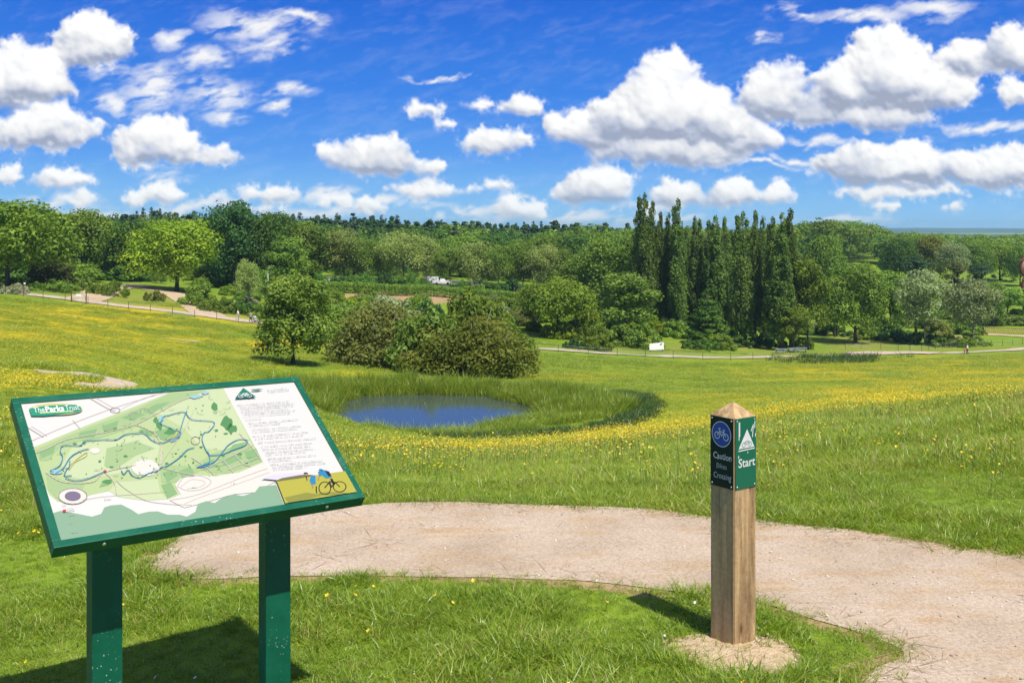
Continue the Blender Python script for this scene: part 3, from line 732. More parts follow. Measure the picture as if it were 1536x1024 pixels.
conifer('spruce', 31); conifer('spruce2', 32, 16, 5.2); conifer('cypress', 33, 13, 7.2, 150, 9500, .42, .04)
def pine(name, seed, H=15, W=8):
    r = np.random.default_rng(seed); C = []; Rd = []
    for _ in range(44):
        t = r.uniform(.3, 1.0); w = W / 2 * (1.15 - t) * r.uniform(.3, 1.1) + .3; a = r.uniform(0, 2 * math.pi); rr = W * r.uniform(.07, .14)
        C.append((math.cos(a) * w, math.sin(a) * w, H * t)); Rd.append((rr * 1.2, rr * 1.2, rr * .55))
    C = np.array(C); Rd = np.array(Rd)
    PRO[name] = dict(kind=name, H=H, crown=crown_mesh('crown', r, C, Rd, 4200, .46, aspect=.32, up=.6), trunk=trunk_mesh('trunk', r, H, .22, 3, [tuple(c) for c in C], top=.95, nlimb=30, lean=.012), bark=BARK)
pine('pine', 36); pine('pine2', 37, 15, 6.5)
def shrub(name, seed, H, W, npuf, nleaf, size, stems=10, **k):
    r = np.random.default_rng(seed); C = []; Rd = []
    for _ in range(npuf):
        a = r.uniform(0, 2 * math.pi); q = r.random() ** .5; rr = min(H, W) * r.uniform(*k.get('pr', (.13, .24)))
        top = H * (1 - .62 * q ** 2.4) * r.uniform(.68, 1.08) - rr * .7
        z = top if r.random() < .62 else top * r.uniform(.15, .8)
        C.append((math.cos(a) * q * (W / 2 - rr * .6), math.sin(a) * q * (W / 2 - rr * .6), max(z, rr * .45))); Rd.append((rr, rr, rr * .8))
    mb = MB()
    for i in range(stems):
        c = C[r.integers(0, len(C))]; e = 1 + r.uniform(.05, .22); mb.tube([(c[0] * .1, c[1] * .1, -.1), (c[0] * .5, c[1] * .5, c[2] * .55), (c[0] * e, c[1] * e, c[2] * e + .1 * H)], [.05 * H / 4 + .02, .03 * H / 4 + .015, .012], 5)
    me = bpy.data.meshes.new('stems'); mb.bm.to_mesh(me); mb.bm.free()
    k.pop('pr', None)
    PRO[name] = dict(kind=name, H=H, crown=crown_mesh('crown', r, np.array(C), np.array(Rd), nleaf, size, **k), trunk=me, bark=BARKP, shrub=True)
shrub('willowbush', 41, 4.6, 8.2, 100, 19000, .22, 60, inner=.35, out=.8, pr=(.10, .30))
shrub('willowbush2', 42, 4.6, 8.6, 100, 20000, .22, 40, inner=.45, out=.85, pr=(.10, .30))
shrub('shrub', 43, 3.0, 6.0, 60, 5200, .30)
shrub('shrub2', 44, 2.6, 5.0, 50, 4200, .28)
shrub('mound', 45, 1.8, 6.5, 60, 5000, .22, 6, inner=.7)
shrub('low', 46, 1.2, 4.0, 40, 2600, .24, 6)
shrub('bushytop', 47, 4.5, 7.5, 70, 7000, .38)

WARDROBE = {}
def plant(kind, leaf, name, base, H, W=None, label=None, cat=None, group=None, rz=None):
    """one plant at base (x,y,z), H metres tall; shares the crown and trunk meshes of its kind"""
    p = PRO[kind]; s = H / p['H']
    if 'w' not in p:
        co = np.empty(len(p['crown'].vertices) * 3, np.float32); p['crown'].vertices.foreach_get('co', co); co = co.reshape(-1, 3)
        p['w'] = float(np.percentile(np.abs(co[:, :2]), 98.8) * 2)
        for me, m in ((p['crown'], LEAF['mid']), (p['trunk'], p['bark'])): me.materials.append(m)
    sw = s if W is None else W / p['w']
    if p.get('shrub'): s = min(s, sw * 1.3)
    root = empty(name, base, random.uniform(0, 6.28) if rz is None else rz, label, cat or ('shrub' if p.get('shrub') else 'tree'), group, (sw, sw, s))
    c = bpy.data.objects.new('crown' if not p.get('shrub') else 'foliage', p['crown']); col.objects.link(c); c.parent = root
    c.material_slots[0].link = 'OBJECT'; c.material_slots[0].material = LEAF[leaf]
    t = bpy.data.objects.new('trunk' if not p.get('shrub') else 'stem', p['trunk']); col.objects.link(t); t.parent = root
    return root
def plant_px(kind, leaf, name, px, py_base, py_top, wpx=None, label=None, Y=None, group=None, cat=None, rz=None):
    """sighted planting: foot at a photo pixel (or at distance Y), top at row py_top"""
    if Y is None: X, Yv, z = hit(px, py_base)
    else: X, Yv, z = on(px, Y)
    H = CAMZ - (py_top - HY) / F * Yv - z
    W = None if wpx is None else wpx / F * Yv
    return plant(kind, leaf, name, (X, Yv, z - .05), H, W, label, cat, group, rz)
# ------------------------------------------------------------------ trees and shrubs of the park
T = plant_px
# left side, behind the path
T('maple', 'fresh', 'broadleaf_tree', 12, 420, 297, 165, 'broad leafy green tree at the left edge, behind the low mound shrub', Y=172)
T('maple2', 'deep', 'broadleaf_tree', 45, 418, 308, 110, 'dark tall tree behind the broad leafy tree at the left edge', Y=212)
T('cypress', 'bronze', 'conifer_tree', 76, 416, 321, 70, 'dark bronze conifer standing behind the clipped mound beside the path', Y=185)
T('maple2', 'mid', 'broadleaf_tree', 122, 412, 312, 95, 'mid-green tree just right of the dark bronze conifer', Y=222)
T('oval', 'dark', 'broadleaf_tree', 160, 410, 316, 70, 'dark green tree between the mid-green tree and the yellow-green maple', Y=240)
T('maple', 'dark', 'broadleaf_tree', 196, 412, 330, 95, 'dark leafy tree half hidden behind the left flank of the yellow-green maple', Y=232)
T('maple', 'bright', 'broadleaf_tree', 265, 437, 327, 128, 'round bright yellow-green maple casting a shadow beside the path fork', Y=None, rz=.6)
T('maple2', 'deep', 'broadleaf_tree', 350, 430, 299, 92, 'tallest dark green tree, just right of the yellow-green maple', Y=228)
T('oval', 'dark', 'broadleaf_tree', 322, 424, 330, 60, 'dark tree peeping between the yellow-green maple and the tallest dark tree', Y=245)
T('maple', 'dark', 'broadleaf_tree', 405, 432, 316, 90, 'dark green tree right of the tallest dark tree, with a lamp post before it', Y=232)
T('maple2', 'mid', 'broadleaf_tree', 452, 424, 330, 80, 'mid-green tree at the left end of the clipped hedge', Y=236)
T('loose', 'mid', 'broadleaf_tree', 432, 430, 345, 60, 'loose mid-green tree over the shrubs behind the lone hawthorn', Y=215)
T('airy', 'pale', 'young_tree', 372, 440, 385, 36, 'thin pale young tree under the dark trees near the two walkers', Y=178)
T('hawthorn', 'haw', 'hawthorn_tree', 440, 547, 420, 112, 'lone olive-green hawthorn standing in the buttercup meadow', rz=2.0)
# bushes by the pond
T('willowbush', 'tawny', 'willow_bush', 580, 549, 455, 172, 'tawny pale-twigged willow bush left of the rusty one behind the pond', rz=.3)
T('willowbush2', 'rust', 'willow_bush', 703, 563, 474, 186, 'rusty olive willow bush directly behind the pond', rz=1.1)
T('bushytop', 'olive', 'willow_bush', 640, 545, 462, 120, 'olive bush filling the gap behind the two pond willows', Y=106)
T('bushytop', 'fresh', 'shrub', 712, 510, 434, 120, 'bright green big-leaved shrub showing above the rusty willow bush', Y=150)
T('shrub', 'mid', 'shrub', 768, 520, 455, 70, 'mid-green shrub between the rusty willow bush and the spreading tree', Y=140)
T('shrub2', 'silver', 'shrub', 590, 490, 440, 90, 'blue-green low shrub in front of the sandy bank', Y=170)
T('shrub', 'deep', 'shrub', 640, 480, 443, 60, 'dark green shrub in front of the sandy bank, left of the big-leaved one', Y=178)
T('bushytop', 'mid', 'shrub', 450, 505, 406, 95, 'tall mid-green shrub mass rising behind the lone hawthorn', Y=165)
T('shrub', 'fresh', 'shrub', 500, 505, 440, 60, 'fresh green shrub between the hawthorn and the tawny willow bush', Y=150)
T('shrub2', 'olive', 'shrub', 530, 500, 452, 70, 'olive shrub peeping over the left shoulder of the tawny willow bush', Y=155)
T('bushytop', 'dark', 'shrub', 8, 423, 388, 100, 'large dark shrub at the left edge under the broad leafy tree')
T('bushytop', 'mid', 'shrub', 110, 421, 390, 80, 'large mid-green shrub right of the dark bronze conifer')
T('bushytop', 'dark', 'shrub', 185, 421, 392, 84, 'large dark shrub left of the yellow-green maple trunk')
T('bushytop', 'deep', 'shrub', 345, 428, 398, 90, 'deep green shrub under the tallest dark tree')
T('bushytop', 'mid', 'shrub', 400, 436, 400, 70, 'mid-green shrub behind the slim lamp post')
# left low shrubs
T('mound', 'mid', 'mound_shrub', 75, 437, 418, 80, 'clipped green mound shrub on the lawn strip beside the upper path', Y=None)
T('mound', 'mid', 'mound_shrub', 162, 426, 404, 62, 'rounded green shrub under the mid-green trees, farther than the clipped mound', Y=178)
T('low', 'olive', 'shrub', 120, 425, 407, 50, 'olive low shrub left of the rounded green shrub', Y=182)
T('low', 'grey', 'shrub', 22, 434, 424, 50, 'pale spiky ground shrub at the left edge below the leafy tree', Y=160)
T('low', 'tawny', 'shrub', 232, 424, 412, 40, 'tawny dry shrub under the left side of the yellow-green maple', Y=178)
T('shrub2', 'mid', 'shrub', 295, 428, 408, 50, 'green shrub in the shade right of the yellow-green maple trunk', Y=178)
T('mound', 'mid', 'shrub', 325, 468, 440, 60, 'green hedge-like shrub above the path, left of the grey shrub', Y=172)
T('mound', 'dark', 'shrub', 355, 476, 448, 60, 'dark green shrub along the path behind the two walkers', Y=174)
T('low', 'grey', 'shrub', 373, 462, 437, 46, 'silvery grey shrub above the two walkers', Y=182)
T('shrub2', 'mid', 'shrub', 405, 490, 452, 60, 'mid-green shrub left of the lone hawthorn, by the path', Y=172)
# centre
T('spreading', 'fresh', 'spreading_tree', 836, 506, 421, 112, 'spreading fresh green tree with a forked trunk above the park path', rz=.4)
T('young', 'bronze', 'young_tree', 800, 506, 440, 40, 'small bronze tree with a dark trunk beside the spreading tree', Y=186)
T('loose', 'olive', 'feathery_tree', 940, 500, 398, 95, 'feathery olive tree right of the spreading tree', Y=185)
T('airy2', 'olive', 'feathery_tree', 905, 480, 345, 100, 'tall airy olive tree behind the spreading tree', Y=212)
T('loose', 'olive', 'feathery_tree', 868, 470, 378, 80, 'airy brownish-olive tree rising behind the spreading tree top', Y=222)
T('airy', 'olive', 'feathery_tree', 952, 480, 338, 80, 'tall airy tree touching the first poplar', Y=225)
for px, pb, pt, w, k, lf, lab in [
  (893, 524, 500, 50, 'shrub2', 'fresh', 'yellow-green small shrub beside the path below the spreading tree'),
  (930, 518, 486, 62, 'shrub', 'mid', 'mid-green shrub below the feathery olive tree'),
  (965, 523, 484, 56, 'shrub', 'mid', 'rounded green shrub just left of the white board'),
  (988, 500, 472, 40, 'shrub2', 'fresh', 'fresh green shrub above the white board at the poplar foot'),
  (1012, 506, 478, 44, 'shrub2', 'mid', 'green shrub between the white board and the dark small conifer'),
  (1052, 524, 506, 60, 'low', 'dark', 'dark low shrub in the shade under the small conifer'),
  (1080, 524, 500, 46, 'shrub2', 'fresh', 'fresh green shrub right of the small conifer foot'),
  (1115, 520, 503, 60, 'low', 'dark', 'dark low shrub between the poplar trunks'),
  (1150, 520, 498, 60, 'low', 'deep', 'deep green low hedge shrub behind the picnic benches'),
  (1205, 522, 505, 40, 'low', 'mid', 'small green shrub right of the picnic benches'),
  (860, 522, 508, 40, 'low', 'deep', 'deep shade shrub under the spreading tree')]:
    T(k, lf, 'shrub', px, pb, pt, w, lab)
T('cypress', 'dark', 'conifer_tree', 1060, 518, 434, 66, 'small dark green conifer in front of the poplars')
# poplars, left to right
POP = [(957, 500, 312, 30, 0, 205), (966, 505, 289, 34, 1, 200), (980, 506, 306, 30, 2, 204), (991, 507, 318, 28, 3, 208), (1004, 512, 316, 30, 0, 204), (1018, 512, 303, 36, 2, 200), (1030, 510, 340, 30, 3, 214), (1043, 512, 324, 32, 1, 208),
       (1062, 514, 334, 32, 2, 212), (1074, 514, 320, 36, 0, 204), (1087, 514, 326, 30, 3, 208), (1098, 516, 345, 30, 1, 214), (1113, 520, 317, 38, 1, 192), (1133, 512, 317, 36, 3, 200), (1146, 512, 350, 30, 0, 208), (1160, 520, 330, 34, 2, 196), (1172, 526, 316, 44, 0, 186), (1186, 520, 318, 38, 2, 192)]
POPL = ['second-tallest poplar screening the row, leftmost of the poplars', 'tallest poplar of the row, with a split tip against the cloud', 'slim poplar right of the tallest poplar', 'narrow poplar fourth from the left of the row', 'slender poplar just left of the broad split-topped poplar',
        'broad split-topped poplar in the left half of the row', 'short poplar in the gap right of the split-topped poplar', 'lone pointed poplar tip in the low middle of the row', 'short poplar left of the bushy middle poplar', 'bushy poplar near the middle of the row above the small conifer',
        'thin poplar leaning on the bushy middle poplar', 'lowest poplar beside the sea-blue gap in the row', 'full poplar with a pale bare trunk, left of the second sky gap', 'poplar right of the narrow sky gap with a dark trunk', 'short poplar behind the last three poplars', 'poplar left of the last tall pair in the row', 'large ragged poplar with a clear trunk beside the path, near the right end', 'rightmost tall poplar, its top beside the wooded hill']
for (px, pb, pt, w, k, Y), lab in zip(POP, POPL):
    T('poplar%d' % k, 'poplar', 'poplar_tree', px, pb, pt, w * .86, lab, Y=Y, group='poplars in a row')
# right of the poplars
T('loose', 'fresh', 'broadleaf_tree', 1212, 524, 373, 62, 'tall loose fresh-green tree at the right end of the poplar row', Y=190)
T('young', 'fresh', 'young_tree', 1190, 526, 455, 44, 'young fresh-green tree by the picnic benches', Y=184)
T('maple', 'mid', 'broadleaf_tree', 1283, 503, 393, 100, 'large rounded pale-leaved tree right of the poplar row', rz=1.0, Y=206)
T('oval', 'mid', 'broadleaf_tree', 1335, 500, 393, 52, 'upright tree behind the right shoulder of the large rounded tree', Y=222)
T('maple2', 'dark', 'broadleaf_tree', 1252, 497, 402, 50, 'dark tree tucked behind the left flank of the large rounded tree', Y=220)
T('pollard', 'silver', 'broadleaf_tree', 1388, 498, 404, 78, 'silvery grey-green tree on the planted bank', Y=205)
T('pine', 'conifer', 'pine_tree', 1374, 488, 384, 48, 'dark pine behind the silvery tree', Y=232)
T('pine2', 'bronze', 'pine_tree', 1432, 480, 392, 56, 'dark bronze pine between the silvery tree and the standard tree', Y=236)
T('pine', 'conifer', 'pine_tree', 1468, 480, 396, 40, 'dark pine top behind the single-stemmed standard tree', Y=240)
T('pollard', 'silver', 'broadleaf_tree', 1460, 502, 416, 72, 'grey-green single-stemmed standard tree in a grass island', Y=200)
T('maple2', 'olive', 'broadleaf_tree', 1490, 480, 420, 40, 'olive tree behind the right side of the standard tree', Y=245)
T('loose', 'mid', 'broadleaf_tree', 1510, 470, 425, 60, 'leafy tree left of the ring sculpture', Y=262)
for px, pb, pt, w, k, lf, lab in [
  (1250, 502, 486, 60, 'low', 'deep', 'deep green shrub under the dark tree right of the poplars'),
  (1296, 508, 488, 44, 'shrub2', 'mid', 'mid-green shrub at the foot of the large rounded tree'),
  (1325, 503, 478, 60, 'shrub', 'olive', 'olive shrub right of the large rounded tree foot'),
  (1340, 510, 492, 70, 'low', 'deep', 'deep green low shrub left of the silvery tree trunk'),
  (1380, 515, 497, 70, 'low', 'deep', 'dark low shrub bed below the silvery tree'),
  (1410, 505, 480, 40, 'shrub2', 'tawny', 'tawny shrub right of the silvery tree'),
  (1440, 518, 500, 84, 'mound', 'mid', 'grassy green mound at the foot of the standard tree'),
  (1440, 500, 478, 60, 'shrub', 'mid', 'mid-green shrub behind the standard tree trunk'),
  (1505, 486, 470, 70, 'shrub', 'olive', 'olive shrub behind the palisade'),
  (1530, 480, 462, 40, 'shrub2', 'dark', 'dark shrub at the foot of the ring sculpture'),
  (1360, 490, 470, 50, 'shrub', 'fresh', 'fresh green shrub behind the silvery tree')]:
    T(k, lf, 'shrub', px, pb, pt, w, lab)
# dense planting of shrubs: many of a kind, told apart only by tint
def thicket(n, x0, x1, y0, y1, h0, h1, where, grp, seed, leafs):
    r_ = random.Random(seed)
    for _ in range(n):
        lf = r_.choice(leafs); px, py = r_.uniform(x0, x1), r_.uniform(y0, y1); X, Yv, z = hit(px, py); h = r_.uniform(h0, h1)
        tint = {'fresh': 'fresh green', 'mid': 'mid-green', 'dark': 'dark green', 'olive': 'olive', 'tawny': 'tawny', 'silver': 'silvery', 'deep': 'deep green', 'pale': 'pale', 'bright': 'yellow-green'}[lf]
        plant(r_.choice(['shrub', 'shrub2', 'bushytop', 'mound']), lf, 'shrub', (X, Yv, z - .05), h, h * r_.uniform(1.5, 2.3), '%s shrub in the dense planting %s' % (tint, where), 'shrub', grp + ', ' + tint)
thicket(46, 470, 800, 452, 505, 1.8, 3.6, 'between the pond willows and the sandy bank', 'shrubs behind the pond willows', 1, ['fresh', 'mid', 'olive', 'silver', 'tawny', 'bright', 'dark'])
thicket(44, 795, 1010, 455, 512, 2.0, 4.2, 'between the spreading tree and the poplars', 'shrubs left of the poplars', 2, ['fresh', 'mid', 'olive', 'bright', 'dark'])
thicket(20, 1210, 1540, 474, 503, 1.2, 2.6, 'under the trees right of the poplars', 'shrubs right of the poplars', 3, ['fresh', 'mid', 'olive', 'dark', 'pale'])
thicket(22, 0, 200, 404, 421, 2.0, 4.5, 'under the tall trees on the far left', 'shrubs under the left trees', 4, ['mid', 'dark', 'fresh', 'deep'])
thicket(16, 290, 480, 420, 452, 2.0, 4.0, 'between the yellow-green maple and the hedge', 'shrubs left of the hedge', 5, ['mid', 'dark', 'fresh', 'olive'])
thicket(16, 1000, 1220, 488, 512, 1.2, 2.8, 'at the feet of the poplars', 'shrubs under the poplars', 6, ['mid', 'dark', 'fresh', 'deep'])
# row behind the clipped hedge
ROW = [(478, 345, 60, 'airy', 'pale'), (515, 338, 78, 'airy2', 'pale'), (548, 352, 56, 'airy', 'olive'), (568, 362, 40, 'young', 'bright'), (606, 344, 80, 'airy', 'pale'), (640, 352, 62, 'airy2', 'pale'), (676, 362, 58, 'airy', 'olive'), (712, 358, 60, 'airy2', 'pale'), (748, 362, 62, 'airy', 'olive'), (784, 358, 60, 'airy2', 'olive'), (816, 362, 58, 'airy', 'pale'), (846, 366, 56, 'airy2', 'olive')]
ROWL = ['airy pale tree at the left end of the row behind the hedge', 'large airy pale tree above the left half of the hedge', 'olive airy tree between the two large pale trees', 'small bright yellow-green tree behind the hedge', 'widest airy pale tree, just right of the bright yellow-green one', 'pale airy tree right of the widest one behind the hedge', 'olive airy tree beside the white parked van', 'pale airy tree above the middle of the hedge', 'olive airy tree left of the curved street lamp', 'olive airy tree right of the curved street lamp', 'pale airy tree behind the spreading tree', 'last olive airy tree of the row behind the hedge']
for (px, pt, w, k, lf), lab in zip(ROW, ROWL):
    T(k, lf, 'airy_tree', px, 430, pt, w, lab, Y=random.uniform(236, 243), group='airy trees behind the hedge')
rr_ = random.Random(12)
for px in range(462, 850, 17):
    if 486 < px < 512 or 636 < px < 672: continue
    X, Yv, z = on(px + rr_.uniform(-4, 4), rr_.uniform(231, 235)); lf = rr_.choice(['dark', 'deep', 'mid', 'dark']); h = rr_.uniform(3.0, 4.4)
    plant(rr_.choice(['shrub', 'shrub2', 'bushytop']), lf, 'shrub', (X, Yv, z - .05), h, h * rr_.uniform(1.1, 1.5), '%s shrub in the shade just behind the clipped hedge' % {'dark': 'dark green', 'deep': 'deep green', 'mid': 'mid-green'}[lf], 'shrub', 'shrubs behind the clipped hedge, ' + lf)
BACK = [(490, 356, 70, 'maple', 'mid'), (545, 360, 70, 'maple2', 'dark'), (590, 356, 70, 'oval', 'mid'), (640, 360, 80, 'maple', 'dark'), (690, 352, 70, 'maple2', 'mid'), (735, 350, 80, 'maple', 'dark'), (780, 352, 70, 'oval', 'mid'), (820, 352, 80, 'maple', 'mid'), (865, 350, 70, 'maple2', 'dark'), (905, 346, 80, 'maple', 'mid'), (1235, 350, 60, 'maple', 'mid')]
for px, pt, w, k, lf in BACK:
    T(k, lf, 'broadleaf_tree', px, 425, pt, w * 1.1, 'green tree in the dense row behind the airy trees and the hedge' if px < 1000 else 'green tree on the near edge of the wooded hill', Y=random.uniform(285, 320), group='trees behind the airy row' if px < 1000 else 'trees on the edge of the wooded hill')
# skyline conifers
SK = [(205, 318, 14), (215, 313, 13), (227, 312, 13), (240, 314, 12), (252, 322, 14), (262, 320, 16), (292, 318, 24), (440, 322, 18), (450, 320, 18), (474, 325, 14), (486, 323, 14), (505, 322, 15), (530, 322, 20), (546, 332, 12), (556, 326, 16), (572, 325, 18), (584, 332, 14), (596, 324, 16), (612, 332, 14), (622, 335, 14), (645, 331, 20), (662, 332, 16), (682, 334, 22), (700, 335, 20), (716, 334, 18), (735, 338, 16), (762, 335, 14), (774, 336, 12), (786, 334, 12), (800, 333, 12), (812, 333, 12), (828, 335, 20)]
for i, (px, pt, w) in enumerate(SK):
    T(random.choice(['spruce', 'spruce2', 'cypress', 'spruce']), 'conifer', 'conifer_tree', px, 400, pt - 2, w * 1.7, 'dark conifer on the skyline far behind the hedge and park trees', Y=random.uniform(400, 450), group='skyline conifers')
# scattered trees on the far right
RT = [(1350, 356, 60, 'maple', 'dark', 330), (1392, 352, 60, 'maple2', 'rust', 340), (1375, 358, 50, 'oval', 'mid', 350), (1430, 358, 50, 'airy', 'silver', 330), (1462, 362, 50, 'maple', 'mid', 350), (1500, 362, 60, 'maple2', 'fresh', 360), (1530, 366, 40, 'maple', 'mid', 340), (1338, 370, 34, 'oval', 'dark', 345), (1410, 378, 40, 'low', 'pale', 310), (1450, 384, 50, 'low', 'silver', 305), (1500, 386, 60, 'low', 'mid', 300)]
RTL = ['dark dense tree on the far right, left of the rusty crown', 'rust-tinged tree at the far edge of the pale field', 'mid-green tree between the dark dense tree and the rust-tinged tree', 'silvery airy tree beyond the pale field', 'mid-green tree right of the silvery airy tree', 'fresh green tree at the far right beyond the field', 'mid-green tree at the right edge beyond the field', 'dark tree at the left end of the pale field', 'pale scrub at the far edge of the field', 'silvery scrub at the far edge of the field', 'green scrub in the right corner of the field']
for (px, pt, w, k, lf, Y), lab in zip(RT, RTL):
    T(k, lf, 'broadleaf_tree' if k != 'low' else 'shrub', px, 400, pt, w, lab, Y=Y)

# ------------------------------------------------------------------ scattering
def scatter(name, objs, P, rot, scl, idx, label=None, cat=None, parent=None):
    """one object that sets copies of the given meshes out on points (ground cover and far woods)"""
    me = bpy.data.meshes.new(name); n = len(P)
    me.vertices.add(n); me.vertices.foreach_set('co', np.asarray(P, np.float32).ravel())
    for nm, ty, key, arr in (('rot', 'FLOAT_VECTOR', 'vector', rot), ('scl', 'FLOAT_VECTOR', 'vector', scl), ('idx', 'INT', 'value', idx)):
        at = me.attributes.new(nm, ty, 'POINT'); at.data.foreach_set(key, np.asarray(arr, np.int32 if ty == 'INT' else np.float32).ravel())
    o = link(name, me)
    cl = bpy.data.collections.new(name + '_sources')
    for s in objs: cl.objects.link(s)
    g = bpy.data.node_groups.new(name, 'GeometryNodeTree'); g.is_modifier = True
    g.interface.new_socket('Geometry', in_out='INPUT', socket_type='NodeSocketGeometry'); g.interface.new_socket('Geometry', in_out='OUTPUT', socket_type='NodeSocketGeometry')
    gi = g.nodes.new('NodeGroupInput'); go = g.nodes.new('NodeGroupOutput')
    ci = g.nodes.new('GeometryNodeCollectionInfo'); ci.inputs['Collection'].default_value = cl; ci.inputs['Separate Children'].default_value = True; ci.inputs['Reset Children'].default_value = True
    ip = g.nodes.new('GeometryNodeInstanceOnPoints'); ip.inputs['Pick Instance'].default_value = True
    def attr(nm, t):
        a = g.nodes.new('GeometryNodeInputNamedAttribute'); a.data_type = t; a.inputs['Name'].default_value = nm; return a.outputs['Attribute']
    g.links.new(gi.outputs[0], ip.inputs['Points']); g.links.new(ci.outputs[0], ip.inputs['Instance']); g.links.new(attr('idx', 'INT'), ip.inputs['Instance Index'])
    g.links.new(attr('rot', 'FLOAT_VECTOR'), ip.inputs['Rotation']); g.links.new(attr('scl', 'FLOAT_VECTOR'), ip.inputs['Scale'])
    g.links.new(ip.outputs[0], go.inputs[0])
    o.modifiers.new('scatter', 'NODES').node_group = g
    return tag(o, label, cat, kind='stuff')
def src(name, me, mat):
    o = bpy.data.objects.new(name, me); me.materials.append(mat) if not me.materials else None; return o
def wood(name, label, n, region, leafs, hts, kinds=('maple', 'oval', 'maple2'), seed=3, top=None):
    """dense far wood: region(u, Y) -> keep"""
    r = np.random.default_rng(seed); objs = []
    for j, (kd, lf) in enumerate(leafs):
        rr = np.random.default_rng(seed * 10 + j)
        if kd == 'con':
            C = []; Rd = []
            for _ in range(40):
                t = rr.random(); w = .16 * (1 - t) * rr.uniform(.6, 1.1) + .01; a = rr.uniform(0, 6.28); C.append((math.cos(a) * w, math.sin(a) * w, .08 + .92 * t)); Rd.append((.05 + .04 * (1 - t),) * 2 + (.035,))
        else: C, Rd = dome(rr, 34, 1.0, .95, .02, .84)
        objs.append(src('woodland_tree', crown_mesh('crown', rr, np.array(C), np.array(Rd), 1500, .065), LEAF[lf]))
    X, Yv, Hh = region(r, n)
    z = ground(X, Yv); m = len(X)
    s = Hh[:, None] * np.stack([r.uniform(.85, 1.25, m)] * 2 + [r.uniform(.9, 1.1, m)], 1)
    return scatter(name, objs, np.stack([X, Yv, z - .3], 1), np.stack([np.zeros(m), np.zeros(m), r.uniform(0, 6.28, m)], 1), s, r.integers(0, len(objs), m), label, 'woodland')
def top_limit(X, Yv, r, line, hmin, hmax, jit):
    """tree heights that bring the canopy up to a sighted skyline (row per bearing)"""
    px = CX + F * X / Yv; tp = np.interp(px, [p[0] for p in line], [p[1] for p in line])
    H = CAMZ - (tp - HY) / F * Yv - ground(X, Yv)
    return np.clip(H * r.uniform(1 - jit, 1.0, len(X)), hmin, hmax)
def reg_left(r, n):
    u = r.uniform(-.95, .14, n); Yv = np.where(u < -.56, r.uniform(215, 400, n), r.uniform(330, 470, n)); X = u * Yv
    return X, Yv, top_limit(X, Yv, r, [(-300, 312), (200, 320), (330, 322), (480, 331), (600, 334), (700, 337), (850, 337), (1000, 338)], 5, 26, .22)
wood('far_woodland', 'dense far wood filling the ridge behind the hedge and the park trees', 900, reg_left, [('br', 'dark'), ('br', 'mid'), ('br', 'deep'), ('con', 'conifer'), ('br', 'poplar')], None, seed=5)
def reg_con(r, n):
    u = r.uniform(-.24, .06, n); Yv = r.uniform(395, 440, n); X = u * Yv
    return X, Yv, top_limit(X, Yv, r, [(400, 326), (500, 328), (560, 327), (620, 334), (700, 336), (760, 337), (860, 338)], 5, 26, .16)
wood('conifer_belt', 'dark belt of conifers along the ridge above the hedge and the airy trees', 230, reg_con, [('con', 'conifer'), ('con', 'deep'), ('con', 'conifer')], None, seed=15)
def reg_right(r, n):
    u = r.uniform(.10, .92, n); Yv = r.uniform(370, 600, n); X = u * Yv; k = (u < .265) | (Yv > 440); X, Yv = X[k], Yv[k]
    return X, Yv, top_limit(X, Yv, r, [(930, 341), (1150, 340), (1190, 333), (1240, 329), (1300, 330), (1320, 340), (1345, 347), (1390, 350), (1450, 352), (1536, 350), (1800, 350)], 4, 26, .3)
wood('hill_woodland', 'dense green wood on the low hill right of the poplars and along the field', 1200, reg_right, [('br', 'mid'), ('br', 'fresh'), ('br', 'dark'), ('br', 'mid'), ('br', 'olive')], None, seed=6)
def reg_mid(r, n):
    X, Yv = [], []
    while len(X) < n:
        px = r.uniform(-60, 1330); Yd = r.uniform(190, 330)
        if 440 < px < 830 and Yd < 262: continue
        if px > 940 and Yd < 215: continue
        if px < 440 and Yd < 226: continue
        if px > 1215: continue
        X.append((px - CX) / F * Yd); Yv.append(Yd)
    X = np.array(X); Yv = np.array(Yv); return X, Yv, r.uniform(1.5, 5.0, n) * sstep(180, 300, Yv) + 1.2
wood('undergrowth', 'shrubby undergrowth between the park trees and the far wood', 900, reg_mid, [('br', 'dark'), ('br', 'mid'), ('br', 'deep'), ('br', 'olive'), ('br', 'fresh')], None, seed=7)
def reg_scrub(r, n):
    px = r.uniform(1190, 1900, n); Yv = r.uniform(270, 372, n); X = (px - CX) / F * Yv; k = (fbm(X / 30, Yv / 12, 77, 3) > .56)
    X, Yv = X[k], Yv[k]; return X, Yv, r.uniform(.8, 2.6, len(X))
wood('field_scrub', 'low scrub dotted over the pale field at the far right', 170, reg_scrub, [('br', 'mid'), ('br', 'pale'), ('br', 'fresh'), ('br', 'dark')], None, seed=8)
